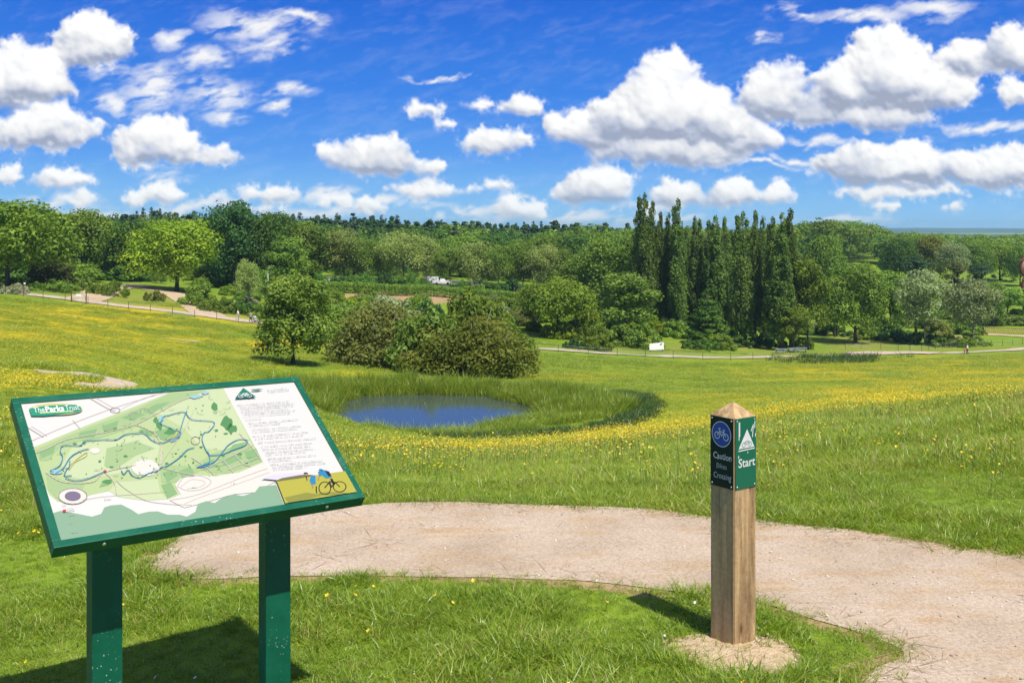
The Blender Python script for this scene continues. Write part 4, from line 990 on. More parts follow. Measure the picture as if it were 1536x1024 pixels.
# ------------------------------------------------------------------ grass, flowers, reeds
def bladesmat(name, stops, trans=.4):
    m, nt, out = newmat(name)
    at = N(nt, 'ShaderNodeAttribute', attribute_name='tint'); oi = N(nt, 'ShaderNodeObjectInfo')
    geo = N(nt, 'ShaderNodeNewGeometry'); n = noise(nt, .9, 5, .65, geo.outputs['Position'])
    f = mathn(nt, 'MULTIPLY_ADD', oi.outputs['Random'], .35, mathn(nt, 'MULTIPLY', at.outputs['Fac'], .65))
    f = mathn(nt, 'ADD', f, mathn(nt, 'MULTIPLY', mathn(nt, 'SUBTRACT', n.outputs['Fac'], .5), .8), clamp=True)
    r = ramp(nt, f, stops)
    d = N(nt, 'ShaderNodeBsdfPrincipled', ins={'Roughness': .38, 'Specular IOR Level': .5}); t = N(nt, 'ShaderNodeBsdfTranslucent')
    nt.links.new(r.outputs[0], d.inputs['Base Color']); nt.links.new(mixc(nt, 1.0, r.outputs[0], (1.25, 1.2, .6), 'MULTIPLY'), t.inputs['Color'])
    mx = N(nt, 'ShaderNodeMixShader', ins={0: trans}); nt.links.new(d.outputs[0], mx.inputs[1]); nt.links.new(t.outputs[0], mx.inputs[2]); nt.links.new(mx.outputs[0], out.inputs[0])
    return m
GRASS = bladesmat('grass_blades', [(0, (.085, .175, .012)), (.45, (.225, .345, .024)), (.8, (.37, .45, .050)), (.97, (.38, .38, .11)), (1, (.46, .40, .18))])
MEADOW = bladesmat('meadow_blades', [(0, (.115, .200, .012)), (.45, (.240, .345, .020)), (.8, (.37, .43, .042)), (1, (.40, .38, .11))])
REED = bladesmat('reed_blades', [(0, (.12, .21, .016)), (.5, (.25, .35, .028)), (1, (.38, .41, .06))])
RUSH = bladesmat('rush_blades', [(0, (.022, .070, .014)), (.5, (.050, .120, .022)), (1, (.10, .17, .04))])
STRAW = bladesmat('dry_straw', [(0, (.22, .13, .055)), (.5, (.40, .27, .12)), (1, (.56, .42, .22))], .1)
def tuft(seed, n, rad, h0, h1, w, lean, bend, seg=3):
    r = np.random.default_rng(seed); Vv = []; Q = []; tn = []
    for _ in range(n):
        a = r.uniform(0, 6.283); q = rad * r.random() ** .5; bx, by = math.cos(a) * q, math.sin(a) * q
        h = r.uniform(h0, h1) * (1 - .3 * q / rad); az = r.uniform(0, 6.283) if r.random() < .5 else a + r.normal() * .6
        dx, dy = math.cos(az), math.sin(az); L = abs(r.normal()) * lean + .05; B = r.uniform(.2, 1) * bend
        fa = r.uniform(0, 6.283); px_, py_ = math.cos(fa), math.sin(fa); ww = w * r.uniform(.6, 1.3); ti = r.random(); b0 = len(Vv)
        for s in range(seg + 1):
            t = s / seg; f = h * (L * t + B * t * t); z = h * t * (1 - .35 * B * t); wd = ww * (1 - t) ** .7 * .5 + .0002
            for sg in (-1, 1): Vv.append((bx + dx * f + px_ * wd * sg, by + dy * f + py_ * wd * sg, z - .012)); tn.append(ti)
            if s: Q.append((b0 + 2 * s - 2, b0 + 2 * s - 1, b0 + 2 * s + 1, b0 + 2 * s))
    return mesh_np('grass_tuft', Vv, Q, tn)
def blossoms(seed, n, rad, h0, h1, r0, stem=True):
    """buttercup heads on thin stalks: slot 0 stalk, slot 1 petals"""
    r = np.random.default_rng(seed); Vv = []; Q = []; mi = []
    for _ in range(n):
        a = r.uniform(0, 6.283); q = rad * r.random() ** .5; x, y = math.cos(a) * q, math.sin(a) * q; h = r.uniform(h0, h1)
        tx, ty = x + r.normal() * h * .12, y + r.normal() * h * .12
        if stem:
            b = len(Vv); w = .0015; Vv += [(x - w, y, 0), (x + w, y, 0), (tx + w, ty, h), (tx - w, ty, h)]; Q.append((b, b + 1, b + 2, b + 3)); mi.append(0)
        rr = r0 * r.uniform(.7, 1.25); nx, ny = r.normal() * .35, r.normal() * .35
        for k in range(5):
            a0 = 6.283 * k / 5; b = len(Vv)
            def pt(ang, q2, up): X, Y_ = math.cos(ang) * q2, math.sin(ang) * q2; return (tx + X, ty + Y_, h + up + X * nx + Y_ * ny)
            Vv += [(tx, ty, h), pt(a0 - .5, rr * .75, rr * .35), pt(a0, rr, rr * .5), pt(a0 + .5, rr * .75, rr * .35)]; Q.append((b, b + 1, b + 2, b + 3)); mi.append(1)
    me = mesh_np('blossoms', Vv, Q); me.polygons.foreach_set('material_index', np.array(mi, np.int32)); return me
PETAL = pbr('buttercup_petal', (.66, .48, .008), .4); STALK = pbr('stalk', (.10, .17, .03), .6); WHITEP = pbr('daisy_petal', (.78, .78, .72), .6)
def ground_pts(r, n, Y0, Y1, umax, pw):
    """points thinning with distance"""
    t = r.random(n); Yv = (Y0 ** pw + t * (Y1 ** pw - Y0 ** pw)) ** (1 / pw); u = r.uniform(-umax, umax, n)
    X = u * (Yv + .8); return X, Yv
def off_paths(X, Yv):
    k = np.ones(len(X), bool)
    for C, w in RIBS:
        lo, hi = C.min(0) - w, C.max(0) + w; m = np.where((X > lo[0]) & (X < hi[0]) & (Yv > lo[1]) & (Yv < hi[1]))[0]
        if len(m):
            A, B = C[:-1], C[1:]; d = B - A; p = np.stack([X[m], Yv[m]], 1)[:, None, :] - A[None]; t = np.clip((p * d).sum(2) / np.maximum((d * d).sum(1), 1e-9), 0, 1)
            k[m] &= np.sqrt(((p - t[..., None] * d) ** 2).sum(2)).min(1) > w * .5 + .25
    return k
def keep_off(X, Yv, pad=0.0):
    rj = np.random.default_rng(2); k = ~in_poly(X + rj.normal(size=len(X)) * .035, Yv + rj.normal(size=len(X)) * .045, PATH_POLY)
    k &= ~(in_poly(X, Yv, SOIL_POLY) & (np.random.default_rng(1).random(len(X)) < .86)); return k & (pond_r(X, Yv) > 1.12)
def rots(r, n, tilt=.12): return np.stack([r.normal(size=n) * tilt, r.normal(size=n) * tilt, r.uniform(0, 6.283, n)], 1)
def sc3(s, zs=1): return np.stack([s, s, s * zs], 1)
r = np.random.default_rng(77)
# mown lawn beside the path
lawn = [src('grass_tuft', tuft(100 + i, 40, .075, .025, .068 + .012 * (i % 3), .0058, .85, .9), GRASS) for i in range(7)] + [src('broad_leaves', tuft(108, 18, .07, .02, .05, .014, 1.6, .8), GRASS), src('clover_leaves', tuft(109, 26, .08, .015, .035, .011, 2.2, .5, 2), GRASS), src('dead_stems', tuft(110, 12, .08, .02, .07, .0028, 1.2, .6), STRAW)]
X, Yv = ground_pts(r, 62000, 2.4, 7.4, .82, 1.2)
k = keep_off(X, Yv); X, Yv = X[k], Yv[k]; n = len(X)
cl = fbm(X * 2.2, Yv * 2.2, 41, 4); s = (.36 + .68 * sstep(.3, .75, cl)) * r.uniform(.75, 1.2, n)
pe = np.ones(n); scatter('lawn_grass', lawn, np.stack([X, Yv, ground(X, Yv)], 1), rots(r, n, .2), sc3(s), np.where(r.random(n) < .28, r.integers(7, 10, n), r.integers(0, 7, n)), 'short bright green lawn grass around the sign board and the post', 'grass')
# meadow beyond the path
mt = [src('grass_tuft', tuft(120 + i, 56, .16, .045, .125 + .02 * (i % 3), .0088, .75, 1.0), MEADOW) for i in range(6)] + [src('seed_stems', tuft(128, 10, .14, .12, .24, .003, .25, .5), STRAW), src('broad_leaves', tuft(129, 22, .10, .05, .11, .020, 1.2, .9), MEADOW)]
X, Yv = ground_pts(r, 92000, 6.0, 34, .80, .55)
k = keep_off(X, Yv) & off_paths(X, Yv); X, Yv = X[k], Yv[k]; n = len(X)
cl = fbm(X * .9, Yv * .9, 43, 4); pxm = CX + F * X / Yv; s = (.55 + 1.0 * sstep(.3, .75, cl)) * r.uniform(.7, 1.3, n) * np.where((pxm < 260) & (Yv > 11) & (Yv < 34), .42, 1) * (.42 + .40 * sstep(6, 10, Yv)) * (1 + .5 * sstep(12, 34, Yv))
scatter('meadow_grass', mt, np.stack([X, Yv, ground(X, Yv) - .01], 1), rots(r, n), sc3(s), np.where(r.random(n) < .05, 6, np.where(r.random(n) < .10, 7, r.integers(0, 6, n))), 'lush meadow grass on the slope beyond the gravel path', 'grass')
ft = [src('grass_tuft', tuft(140 + i, 70, .55, .10, .30, .022, .5, .8, 2), MEADOW) for i in range(5)]
X, Yv = ground_pts(r, 90000, 28, 175, .80, .6)
k = (pond_r(X, Yv) > 1.25) & off_paths(X, Yv); X, Yv = X[k], Yv[k]; z = ground(X, Yv)
def near_line(X, Yv, z, P, w):
    px = CX + F * X / Yv; py = HY + F * (CAMZ - z) / Yv; line = np.interp(px, [p[0] for p in P], [p[1] for p in P], left=-999, right=-999); return np.abs(py - line) < w
PL = [[(-60, 434), (0, 438), (60, 444), (125, 452), (200, 461), (290, 472), (357, 480), (420, 488), (490, 497), (560, 505)], [(770, 520), (850, 526), (930, 531), (1010, 535), (1100, 537), (1190, 535), (1270, 533), (1350, 531), (1420, 530), (1470, 528), (1560, 521)]]
k = ~(near_line(X, Yv, z, PL[0], 7) | near_line(X, Yv, z, PL[1], 6))
for P, w in (([(60, 558), (120, 563), (200, 573)], 4), ([(105, 580.5), (160, 581), (195, 575)], 4.5), ([(245, 508), (300, 513)], 3)): k &= ~near_line(X, Yv, z, P, w)
X, Yv, z = X[k], Yv[k], z[k]; n = len(X)
s = (.5 + .9 * sstep(.3, .75, fbm(X * .25, Yv * .25, 45, 4))) * r.uniform(.7, 1.3, n) * (1 + .6 * sstep(60, 170, Yv))
scatter('far_meadow_grass', ft, np.stack([X, Yv, z - .02], 1), rots(r, n, .06), sc3(s, .75), r.integers(0, 5, n), 'rough meadow grass running down to the pond and up the far slopes', 'grass')
# buttercups
def two(name, me, a, b): me.materials.append(a); me.materials.append(b); return bpy.data.objects.new(name, me)
bc = [two('buttercup', blossoms(160 + i, 8, .28, .10, .22, .0095), STALK, PETAL) for i in range(4)]
X, Yv = ground_pts(r, 60000, 6.6, 32, .72, .6); yl = yellow(X, Yv)
pxm = CX + F * X / Yv; k = keep_off(X, Yv) & off_paths(X, Yv) & ~((pxm < 250) & (Yv > 13) & (r.random(len(X)) < .8)) & (r.random(len(X)) < .010 + yl * .085 * sstep(.35, .6, fbm(X * .9, Yv * .6, 88, 3)) * 1.6); X, Yv = X[k], Yv[k]; n = len(X)
scatter('buttercups', bc, np.stack([X, Yv, ground(X, Yv)], 1), rots(r, n, .05), sc3(r.uniform(.8, 1.25, n) * (1 + .35 * sstep(10, 30, Yv)), 1), r.integers(0, 4, n), 'yellow buttercups scattered through the near meadow', 'flowers')
bf = [two('buttercup', blossoms(170 + i, 40, 1.0, .10, .24, .018, False), STALK, PETAL) for i in range(4)]
X, Yv = ground_pts(r, 140000, 26, 175, .80, .7); yl = yellow(X, Yv); pn = fbm(X * .5, Yv * .35, 99, 3)
k = (r.random(len(X)) < .008 + yl * sstep(.32, .62, pn + .1) * np.where(Yv > 64, .85, .36)) & (pond_r(X, Yv) > 1.5) & off_paths(X, Yv); X, Yv = X[k], Yv[k]; n = len(X)
scatter('far_buttercups', bf, np.stack([X, Yv, ground(X, Yv)], 1), rots(r, n, .05), sc3(r.uniform(.7, 1.3, n), .8), r.integers(0, 4, n), 'drifts of yellow buttercups across the far meadow', 'flowers')
# daisies and a few dandelions in the lawn
dz = [two('daisy', blossoms(180, 3, .10, .03, .05, .0062), STALK, WHITEP), two('buttercup', blossoms(181, 2, .08, .03, .06, .008), STALK, PETAL)]
X, Yv = ground_pts(r, 110, 2.6, 6.4, .7, 1.2); k = keep_off(X, Yv); X, Yv = X[k], Yv[k]; n = len(X)
scatter('lawn_daisies', dz, np.stack([X, Yv, ground(X, Yv)], 1), rots(r, n, .1), sc3(r.uniform(.8, 1.2, n)), (r.random(n) < .3).astype(int), 'a few white daisies and yellow flowers in the lawn', 'flowers')
# dry cuttings and pebbles on the gravel
stt = [src('straw', tuft(190 + i, 16, .10, .03, .07, .003, 2.6, .3, 2), STRAW) for i in range(3)]
X, Yv = ground_pts(r, 3600, 3.6, 6.8, .8, 1.0); k = in_poly(X, Yv, PATH_POLY); X, Yv = X[k], Yv[k]
P = np.array(PATH_POLY); dist = np.sqrt(((X[:, None] - P[None, ::2, 0]) ** 2 + (Yv[:, None] - P[None, ::2, 1]) ** 2).min(1))
k = (r.random(len(X)) < .25 * sstep(.60, .72, fbm(X * 1.1, Yv * 3.0, 61, 4) + .04) + .75 * sstep(.16, .02, dist)); X, Yv = X[k], Yv[k]; n = len(X)
scatter('dry_cuttings', stt, np.stack([X, Yv, np.full(n, .007)], 1), np.stack([np.zeros(n), np.zeros(n), r.uniform(0, 6.28, n)], 1), np.stack([r.uniform(.6, 1.2, n)] * 2 + [np.full(n, .22)], 1), r.integers(0, 3, n), 'dry straw cuttings lying in tan patches on the gravel path', 'straw')
pm = []
for i in range(3):
    mb = MB(); mb.sphere((0, 0, 0), 1, (1, .8, .55), 8, 6)
    for v in mb.bm.verts: v.co *= random.uniform(.82, 1.12)
    me = bpy.data.meshes.new('pebble'); mb.bm.to_mesh(me); mb.bm.free(); pm.append(src('pebble', me, pbr('pebble', [(.55, .49, .43), (.36, .30, .26), (.60, .54, .47)][i], .9)))
X, Yv = ground_pts(r, 5000, 3.6, 6.8, .8, 1.0); k = in_poly(X, Yv, PATH_POLY) | in_poly(X, Yv, SOIL_POLY); X, Yv = X[k], Yv[k]; n = len(X)
s = .002 + .007 * r.random(n) ** 6; scatter('path_pebbles', pm, np.stack([X, Yv, .005 + s * .2 + .02 * in_poly(X, Yv, SOIL_POLY)], 1), rots(r, n, .3), sc3(s), r.integers(0, 3, n), 'small stones lying loose on the gravel path', 'stones')
# reeds round the pond, rushes beyond
rd = [src('reed_clump', tuft(200 + i, 46, .55, .55, 1.5, .045, .22, .55, 3), REED) for i in range(5)]
nn = 10500; X = POND[0] + r.uniform(-22, 26, nn); Yv = POND[1] + r.uniform(-15, 15, nn); pr = pond_r(X, Yv); ang = np.arctan2((Yv - POND[1]) / POND[3], (X - POND[0]) / POND[2])
wide = 1.36 + .34 * np.exp(-((ang - .15) / .55) ** 2) + .28 * np.exp(-((np.abs(ang) - math.pi) / .6) ** 2) + .22 * np.exp(-((ang + 1.57) / .7) ** 2) - .06 * np.exp(-((ang - 1.57) / .6) ** 2)
k = (pr > .93) & (pr < wide * (.9 + .2 * fbm(X * .4, Yv * .4, 66, 3))); X, Yv, ang, pr = X[k], Yv[k], ang[k], pr[k]; n = len(X)
hgt = np.where(np.sin(ang) < -.25, .70, 1.0) * np.where(np.sin(ang) > .2, 1.2, 1.05) * r.uniform(.7, 1.2, n) * (.45 + 1.1 * fbm(X * .8, Yv * .8, 67, 3))
rsc = r.uniform(.65, 1.2, n)
scatter('reeds', rd, np.stack([X, Yv, np.maximum(ground(X, Yv), WATER_Z - .1) - .03], 1), rots(r, n, .08), np.stack([rsc, rsc, hgt], 1), r.integers(0, 5, n), 'bright green reeds and irises growing round the rim of the pond', 'reeds')
ru = [src('rush_clump', tuft(210 + i, 60, .6, .3, .7, .03, .35, .5, 2), RUSH) for i in range(3)]
nn = 9000; X = POND[0] + r.uniform(-14, 30, nn); Yv = POND[1] + r.uniform(-22, 16, nn); z = ground(X, Yv)
px = CX + F * X / Yv; py = HY + F * (CAMZ - z) / Yv
arc = spline([(500, 664), (600, 664), (720, 660), (830, 651), (905, 641), (955, 627), (975, 610), (955, 600), (915, 596)], 6); A = np.array(arc)
dd = np.sqrt((((px[:, None] - A[None, :, 0]) / 2.2) ** 2 + (py[:, None] - A[None, :, 1]) ** 2).min(1))
k = (dd < 5 + 4 * sstep(860, 940, px)) & (r.random(nn) < .9 * fbm(X * .5, Yv * .5, 31, 3) + .25); X, Yv = X[k], Yv[k]; n = len(X)
scatter('rushes', ru, np.stack([X, Yv, ground(X, Yv) - .03], 1), rots(r, n, .08), sc3(r.uniform(.6, 1.1, n)), r.integers(0, 3, n), 'dark green rushes in a damp arc below and right of the pond', 'rushes')
X, Yv, zz = [], [], []
for _ in range(70):
    px_ = random.gauss(1255, 45); h_ = hit(px_, random.uniform(536, 546)); X.append(h_[0]); Yv.append(h_[1]); zz.append(h_[2])
n = 70; scatter('tall_weeds', ru, np.stack([X, Yv, zz], 1), rots(r, n, .1), sc3(r.uniform(1.6, 2.6, n)), r.integers(0, 3, n), 'clump of tall blue-green weeds below the far path', 'weeds')
# ------------------------------------------------------------------ information board
def paint(name, base, chips, rough):
    m, nt, out = newmat(name); tcn = N(nt, 'ShaderNodeTexCoord'); a = noise(nt, 9, 6, .65, tcn.outputs['Object']); b_ = noise(nt, 110, 3, .6, tcn.outputs['Object']); d_ = noise(nt, 3.5, 4, .6, tcn.outputs['Object'])
    c = mixc(nt, 1.0, base, ramp(nt, a.outputs['Fac'], [(.3, (.72, .78, .76)), (.7, (1.18, 1.12, 1.1))]).outputs[0], 'MULTIPLY')
    f = mathn(nt, 'MULTIPLY', ramp(nt, b_.outputs['Fac'], [(chips, (0, 0, 0)), (chips + .02, (1, 1, 1))]).outputs[0], ramp(nt, d_.outputs['Fac'], [(.5, (0, 0, 0)), (.6, (1, 1, 1))]).outputs[0])
    c = mixc(nt, f, c, (.45, .50, .46)); dust = ramp(nt, a.outputs['Fac'], [(.58, (0, 0, 0)), (.8, (.22, .22, .22))]).outputs[0]; c = mixc(nt, dust, c, (.16, .18, .12))
    p = N(nt, 'ShaderNodeBsdfPrincipled', ins={'Specular IOR Level': .35}); nt.links.new(c, p.inputs['Base Color']); nt.links.new(ramp(nt, a.outputs['Fac'], [(.3, (rough - .08,) * 3), (.7, (rough + .15,) * 3)]).outputs[0], p.inputs['Roughness'])
    nt.links.new(bump(nt, mathn(nt, 'ADD', a.outputs['Fac'], mathn(nt, 'MULTIPLY', b_.outputs['Fac'], .2)), .12, .004), p.inputs['Normal']); nt.links.new(p.outputs[0], out.inputs[0]); return m
GREEN = paint('green_paint', (.003, .100, .056), .64, .38)
GREEN_L = paint('green_leg_paint', (.003, .100, .055), .665, .42)
STEEL = pbr('screw_steel', (.62, .62, .60), .3, .8)
def inkmat(name, c, rough=.45): return pbr(name, c, rough, spec=.35)
A_, TI, RO, BL = R(38.8), R(34.4), R(-1.2), .621
P_BL = Vector((-1.277, 2.881, CAMZ - .893))
u0 = Vector((math.cos(A_), math.sin(A_), 0)); vB = Vector((-math.sin(A_) * math.cos(TI), math.cos(A_) * math.cos(TI), math.sin(TI)))
uB = (u0 * math.cos(RO) + Vector((0, 0, 1)) * math.sin(RO)).normalized(); nB = uB.cross(vB).normalized(); vB = nB.cross(uB)
mid = P_BL + uB * .5 + vB * BL * .5
board = empty('information_board', (mid.x, mid.y, 0), A_, 'green framed park map board on two green legs, tilted like a lectern', 'information board')
RI = Matrix.Translation((mid.x, mid.y, 0)) @ Matrix.Rotation(A_, 4, 'Z'); RI = RI.inverted()
BM = RI @ Matrix(((uB.x, vB.x, nB.x, P_BL.x), (uB.y, vB.y, nB.y, P_BL.y), (uB.z, vB.z, nB.z, P_BL.z), (0, 0, 0, 1)))  # board axes -> root
def bplace(o): o.matrix_local = BM; return o
# panel inner corners in board axes, from the sighted inner corners
def unproj(px, py):
    d = Vector(((px - CX) / F, 1, -(py - HY) / F)); o = Vector((0, 0, CAMZ)); t = (P_BL - o).dot(nB) / d.dot(nB); p = o + d * t - P_BL
    return p.dot(uB), p.dot(vB)
def zq(x, y):
    a, b = unproj(x * .36458, 550 + y * .36458); return min(max(a, .0248), .9772), min(max(b, .0248), BL - .0258)
#         # close-up chart -> board axes
I_TL, I_TR, I_BR, I_BL = (.024, BL - .026), (.978, BL - .024), (.978, .026), (.024, .024)
TH = .042
mb = MB()
for (x0, y0, x1, y1) in ((0, 0, 1, .0245), (0, BL - .0255, 1, BL), (0, .0245, .0245, BL - .0255), (.9775, .0245, 1, BL - .0255)):
    mb.box(((x0 + x1) / 2, (y0 + y1) / 2, -TH / 2), (x1 - x0, y1 - y0, TH), bevel=.0022)
mb.box((.5, BL / 2, -TH * .6), (.952, BL - .052, TH * .5))
bplace(mb.build('frame', GREEN, board))
for x, y in ((.86, -.0012), (.14, -.0012)):
    mb = MB(); mb.tube([(x, y + .004, -TH * .45), (x, y - .001, -TH * .45)], .0058, 10); bplace(mb.build('screw', STEEL, board))
mb = MB(); mb.poly([(.0245, .0245, -.006), (.9775, .0245, -.006), (.9775, BL - .0255, -.006), (.0245, BL - .0255, -.006)])
panel = bplace(mb.build('map_panel', inkmat('print_white', (0.480, 0.462, 0.438)), board))
def child(name, mbs, mats): o = mbs.build(name, mats, panel); return o
LZ = [-.006]
def layer():
    LZ[0] += .00035; return LZ[0]
def lpoly(mbx, pts, z, conv=zq): mbx.poly([(*conv(*p), z) for p in pts])
def lline(mbx, pts, w, z, conv=zq, closed=False, smooth=True):
    P = [conv(*p) for p in pts]
    if smooth and len(P) > 2: P = spline(P, 5, closed)
    if closed: P = P + [P[0]]
    for a, b in zip(P[:-1], P[1:]):
        d = Vector((b[0] - a[0], b[1] - a[1])); 
        if d.length < 1e-6: continue
        d.normalize(); n = Vector((-d.y, d.x)) * w / 2; e = d * w * .25
        mbx.poly([(a[0] - n.x - e.x, a[1] - n.y - e.y, z), (b[0] - n.x + e.x, b[1] - n.y + e.y, z), (b[0] + n.x + e.x, b[1] + n.y + e.y, z), (a[0] + n.x - e.x, a[1] + n.y - e.y, z)])
def ell(cx, cy, rx, ry, n=28, conv=zq, rag=0.0, rg=random): return [(cx + rx * math.cos(6.283 * k / n) * (1 + rag * rg.uniform(-1, 1)), cy + ry * math.sin(6.283 * k / n) * (1 + rag * rg.uniform(-1, 1))) for k in range(n)]
rb = random.Random(3)
mats = [inkmat('map_green', (0.300, 0.372, 0.180)), inkmat('map_light_green', (0.360, 0.414, 0.240)), inkmat('map_mid_green', (0.162, 0.276, 0.120)), inkmat('map_sage', (0.162, 0.264, 0.174)), inkmat('map_cream', (0.480, 0.456, 0.408)),
        inkmat('map_road', (0.420, 0.372, 0.300)), inkmat('map_river', (.05, .19, .30)), inkmat('map_dark_green', (0.060, 0.180, 0.060)), inkmat('map_pink', (0.372, 0.282, 0.270)), inkmat('map_purple', (0.132, 0.102, 0.156)), inkmat('map_yellow', (0.396, 0.372, 0.132)), inkmat('map_red', (0.330, 0.036, 0.030)), inkmat('map_soft_green', (0.240, 0.330, 0.156)), inkmat('map_water', (0.210, 0.348, 0.396))]
mb = MB()
mb.mi = 0; z = layer()
lpoly(mb, [(130, 326), (300, 258), (480, 187), (700, 101), (920, 83), (1000, 230), (1085, 386), (980, 430), (940, 438), (880, 445), (800, 440), (745, 455), (720, 480), (740, 520), (690, 540), (660, 505), (560, 462), (480, 468), (450, 505), (370, 522), (330, 545), (240, 548), (205, 520), (180, 480), (150, 400)], z)
mb.mi = 1; z = layer()
lpoly(mb, [(640, 180), (800, 95), (920, 86), (1000, 235), (1040, 320), (930, 340), (830, 330), (760, 250), (700, 215)], z)
lpoly(mb, [(255, 400), (300, 320), (420, 300), (600, 270), (660, 320), (640, 400), (520, 430), (330, 455), (275, 445)], z)
lpoly(mb, [(450, 505), (480, 470), (650, 455), (660, 505), (690, 538), (600, 545), (490, 530)], z)
mb.mi = 12; z = layer()
for P in ([(150, 335), (320, 262), (560, 170), (700, 105), (850, 92), (760, 130), (640, 180), (560, 240), (420, 285), (330, 300), (250, 320), (200, 380), (165, 380)],
          [(660, 400), (760, 400), (830, 420), (720, 470), (665, 470)], [(880, 350), (1020, 300), (1080, 383), (940, 432), (860, 430), (800, 400)], [(440, 330), (560, 300), (640, 330), (560, 360), (470, 420), (430, 400)], [(190, 430), (260, 460), (350, 480), (330, 520), (240, 540), (200, 500)]): lpoly(mb, P, z)
mb.mi = 2; z = layer()
for P in ([(500, 205), (560, 180), (600, 190), (545, 215)], [(590, 178), (640, 150), (700, 140), (620, 190)], [(420, 240), (490, 215), (480, 250), (430, 262)], [(330, 265), (400, 250), (390, 285), (320, 290)], [(160, 345), (230, 320), (220, 350), (175, 370)],
          [(640, 260), (700, 245), (735, 270), (690, 300), (650, 290)], [(580, 250), (640, 262), (620, 280), (570, 262)], [(900, 380), (980, 350), (1000, 372), (930, 402)], [(1005, 345), (1055, 330), (1075, 372), (1030, 390)], [(735, 425), (785, 405), (800, 430), (750, 450)], [(670, 430), (720, 415), (735, 440), (690, 470)], [(830, 395), (880, 375), (890, 405), (845, 420)], [(665, 480), (705, 470), (730, 515), (690, 535)], [(960, 315), (1010, 305), (1000, 330), (940, 345)],
          [(420, 470), (460, 455), (450, 480), (410, 490)], [(555, 405), (640, 390), (655, 405), (640, 425), (560, 425)]): lpoly(mb, P, z)
mb.mi = 7; z = layer()
for cx, cy, rx, ry in [(655, 235, 12, 20), (935, 225, 22, 28), (955, 250, 20, 20), (885, 160, 12, 20), (640, 215, 8, 12), (440, 468, 20, 8), (630, 412, 14, 8), (700, 262, 20, 14)] + [(rb.uniform(300, 1040), 0, rb.uniform(4, 9), rb.uniform(3, 6)) for _ in range(26)]:
    if cy == 0: cy = rb.uniform(230, 420) if cx > 420 else rb.uniform(300, 420)
    lpoly(mb, ell(cx, cy, rx, ry, 11, rag=.35, rg=rb), z)
mb.mi = 4; z = layer()
lpoly(mb, ell(392, 341, 20, 12), z); lpoly(mb, ell(600, 410, 55, 34, 20, rag=.12, rg=rb), z); lpoly(mb, ell(300, 528, 62, 32), z)
lpoly(mb, [(720, 480), (745, 455), (800, 441), (880, 446), (985, 430), (1090, 388), (1130, 470), (1050, 512), (960, 520), (820, 560), (760, 575), (700, 545), (745, 522)], z)
mb.mi = 3; z = layer()
lpoly(mb, [(219, 597), (250, 588), (300, 596), (380, 612), (418, 600), (430, 574), (455, 566), (500, 562), (545, 585), (570, 602), (610, 592), (650, 590), (690, 604), (740, 604), (770, 612), (805, 592), (815, 560), (850, 548), (885, 556), (910, 538), (960, 520), (1000, 527), (1050, 512), (1068, 488), (1138, 482), (1177, 577), (700, 643), (251, 711)], z)
mb.mi = 8; z = layer()
for P, w in (([(480, 465), (520, 500), (600, 545), (700, 560), (790, 565)], .0016), ([(340, 545), (420, 530), (560, 520), (690, 510)], .0012), ([(370, 120), (440, 165), (475, 178)], .0022), ([(395, 118), (450, 155), (478, 168)], .0014), ([(108, 245), (180, 285)], .002), ([(130, 240), (195, 280)], .0012), ([(128, 300), (300, 228), (470, 165), (640, 112), (700, 96)], .0014), ([(300, 215), (330, 250)], .0014), ([(500, 170), (560, 140), (640, 110)], .001), ([(730, 490), (760, 450), (830, 446), (870, 470), (830, 500), (770, 505), (735, 490)], .002), ([(745, 490), (790, 460), (845, 470), (820, 492), (770, 498)], .0012), ([(700, 545), (820, 520), (1000, 450), (1100, 415)], .0018), ([(760, 560), (860, 520), (1000, 470), (1110, 430)], .0012), ([(520, 205), (545, 180), (568, 195), (550, 215), (530, 190)], .0012)): lline(mb, P, w, z)
lline(mb, ell(475, 175, 20, 10, 14), .002, z, closed=True)
mb.mi = 5; z = layer()
for P, w in (([(150, 350), (200, 330), (260, 300), (350, 280), (450, 262), (560, 232), (660, 180), (760, 130), (850, 110)], .003), ([(560, 235), (620, 260), (660, 305), (660, 400), (650, 440)], .004), ([(660, 400), (760, 250), (800, 170)], .002), ([(190, 430), (260, 470), (380, 470), (430, 430), (560, 400)], .003), ([(660, 410), (740, 430), (800, 440)], .003), ([(790, 370), (850, 410), (880, 440)], .003), ([(830, 420), (920, 380), (1040, 320)], .003), ([(920, 380), (960, 430)], .003), ([(960, 350), (1000, 395), (1030, 405)], .003), ([(940, 420), (1060, 370)], .0025), ([(985, 270), (1040, 330), (1075, 380)], .003), ([(540, 190), (600, 165), (640, 200)], .002), ([(430, 428), (470, 470), (480, 520)], .003)): lline(mb, P, w, z)
lline(mb, ell(300, 528, 58, 32), .003, z, closed=True); lline(mb, ell(805, 300, 18, 16), .0025, z, closed=True)
mb.mi = 10; z = layer()
lline(mb, [(290, 400), (330, 365), (358, 350), (352, 366), (310, 388), (285, 420)], .003, z); lline(mb, [(690, 295), (720, 280), (735, 255)], .005, z)
mb.mi = 9; z = layer(); lpoly(mb, ell(300, 528, 33, 19), z)
mb.mi = 13; z = layer()
lpoly(mb, [(655, 205), (680, 195), (672, 218), (652, 228)], z); lpoly(mb, [(700, 300), (735, 285), (745, 262), (725, 300), (705, 308)], z); lpoly(mb, [(775, 122), (810, 112), (840, 118), (800, 130)], z); lpoly(mb, ell(846, 104, 16, 6), z); lpoly(mb, ell(232, 430, 26, 9), z)
mb.mi = 12; z = layer()
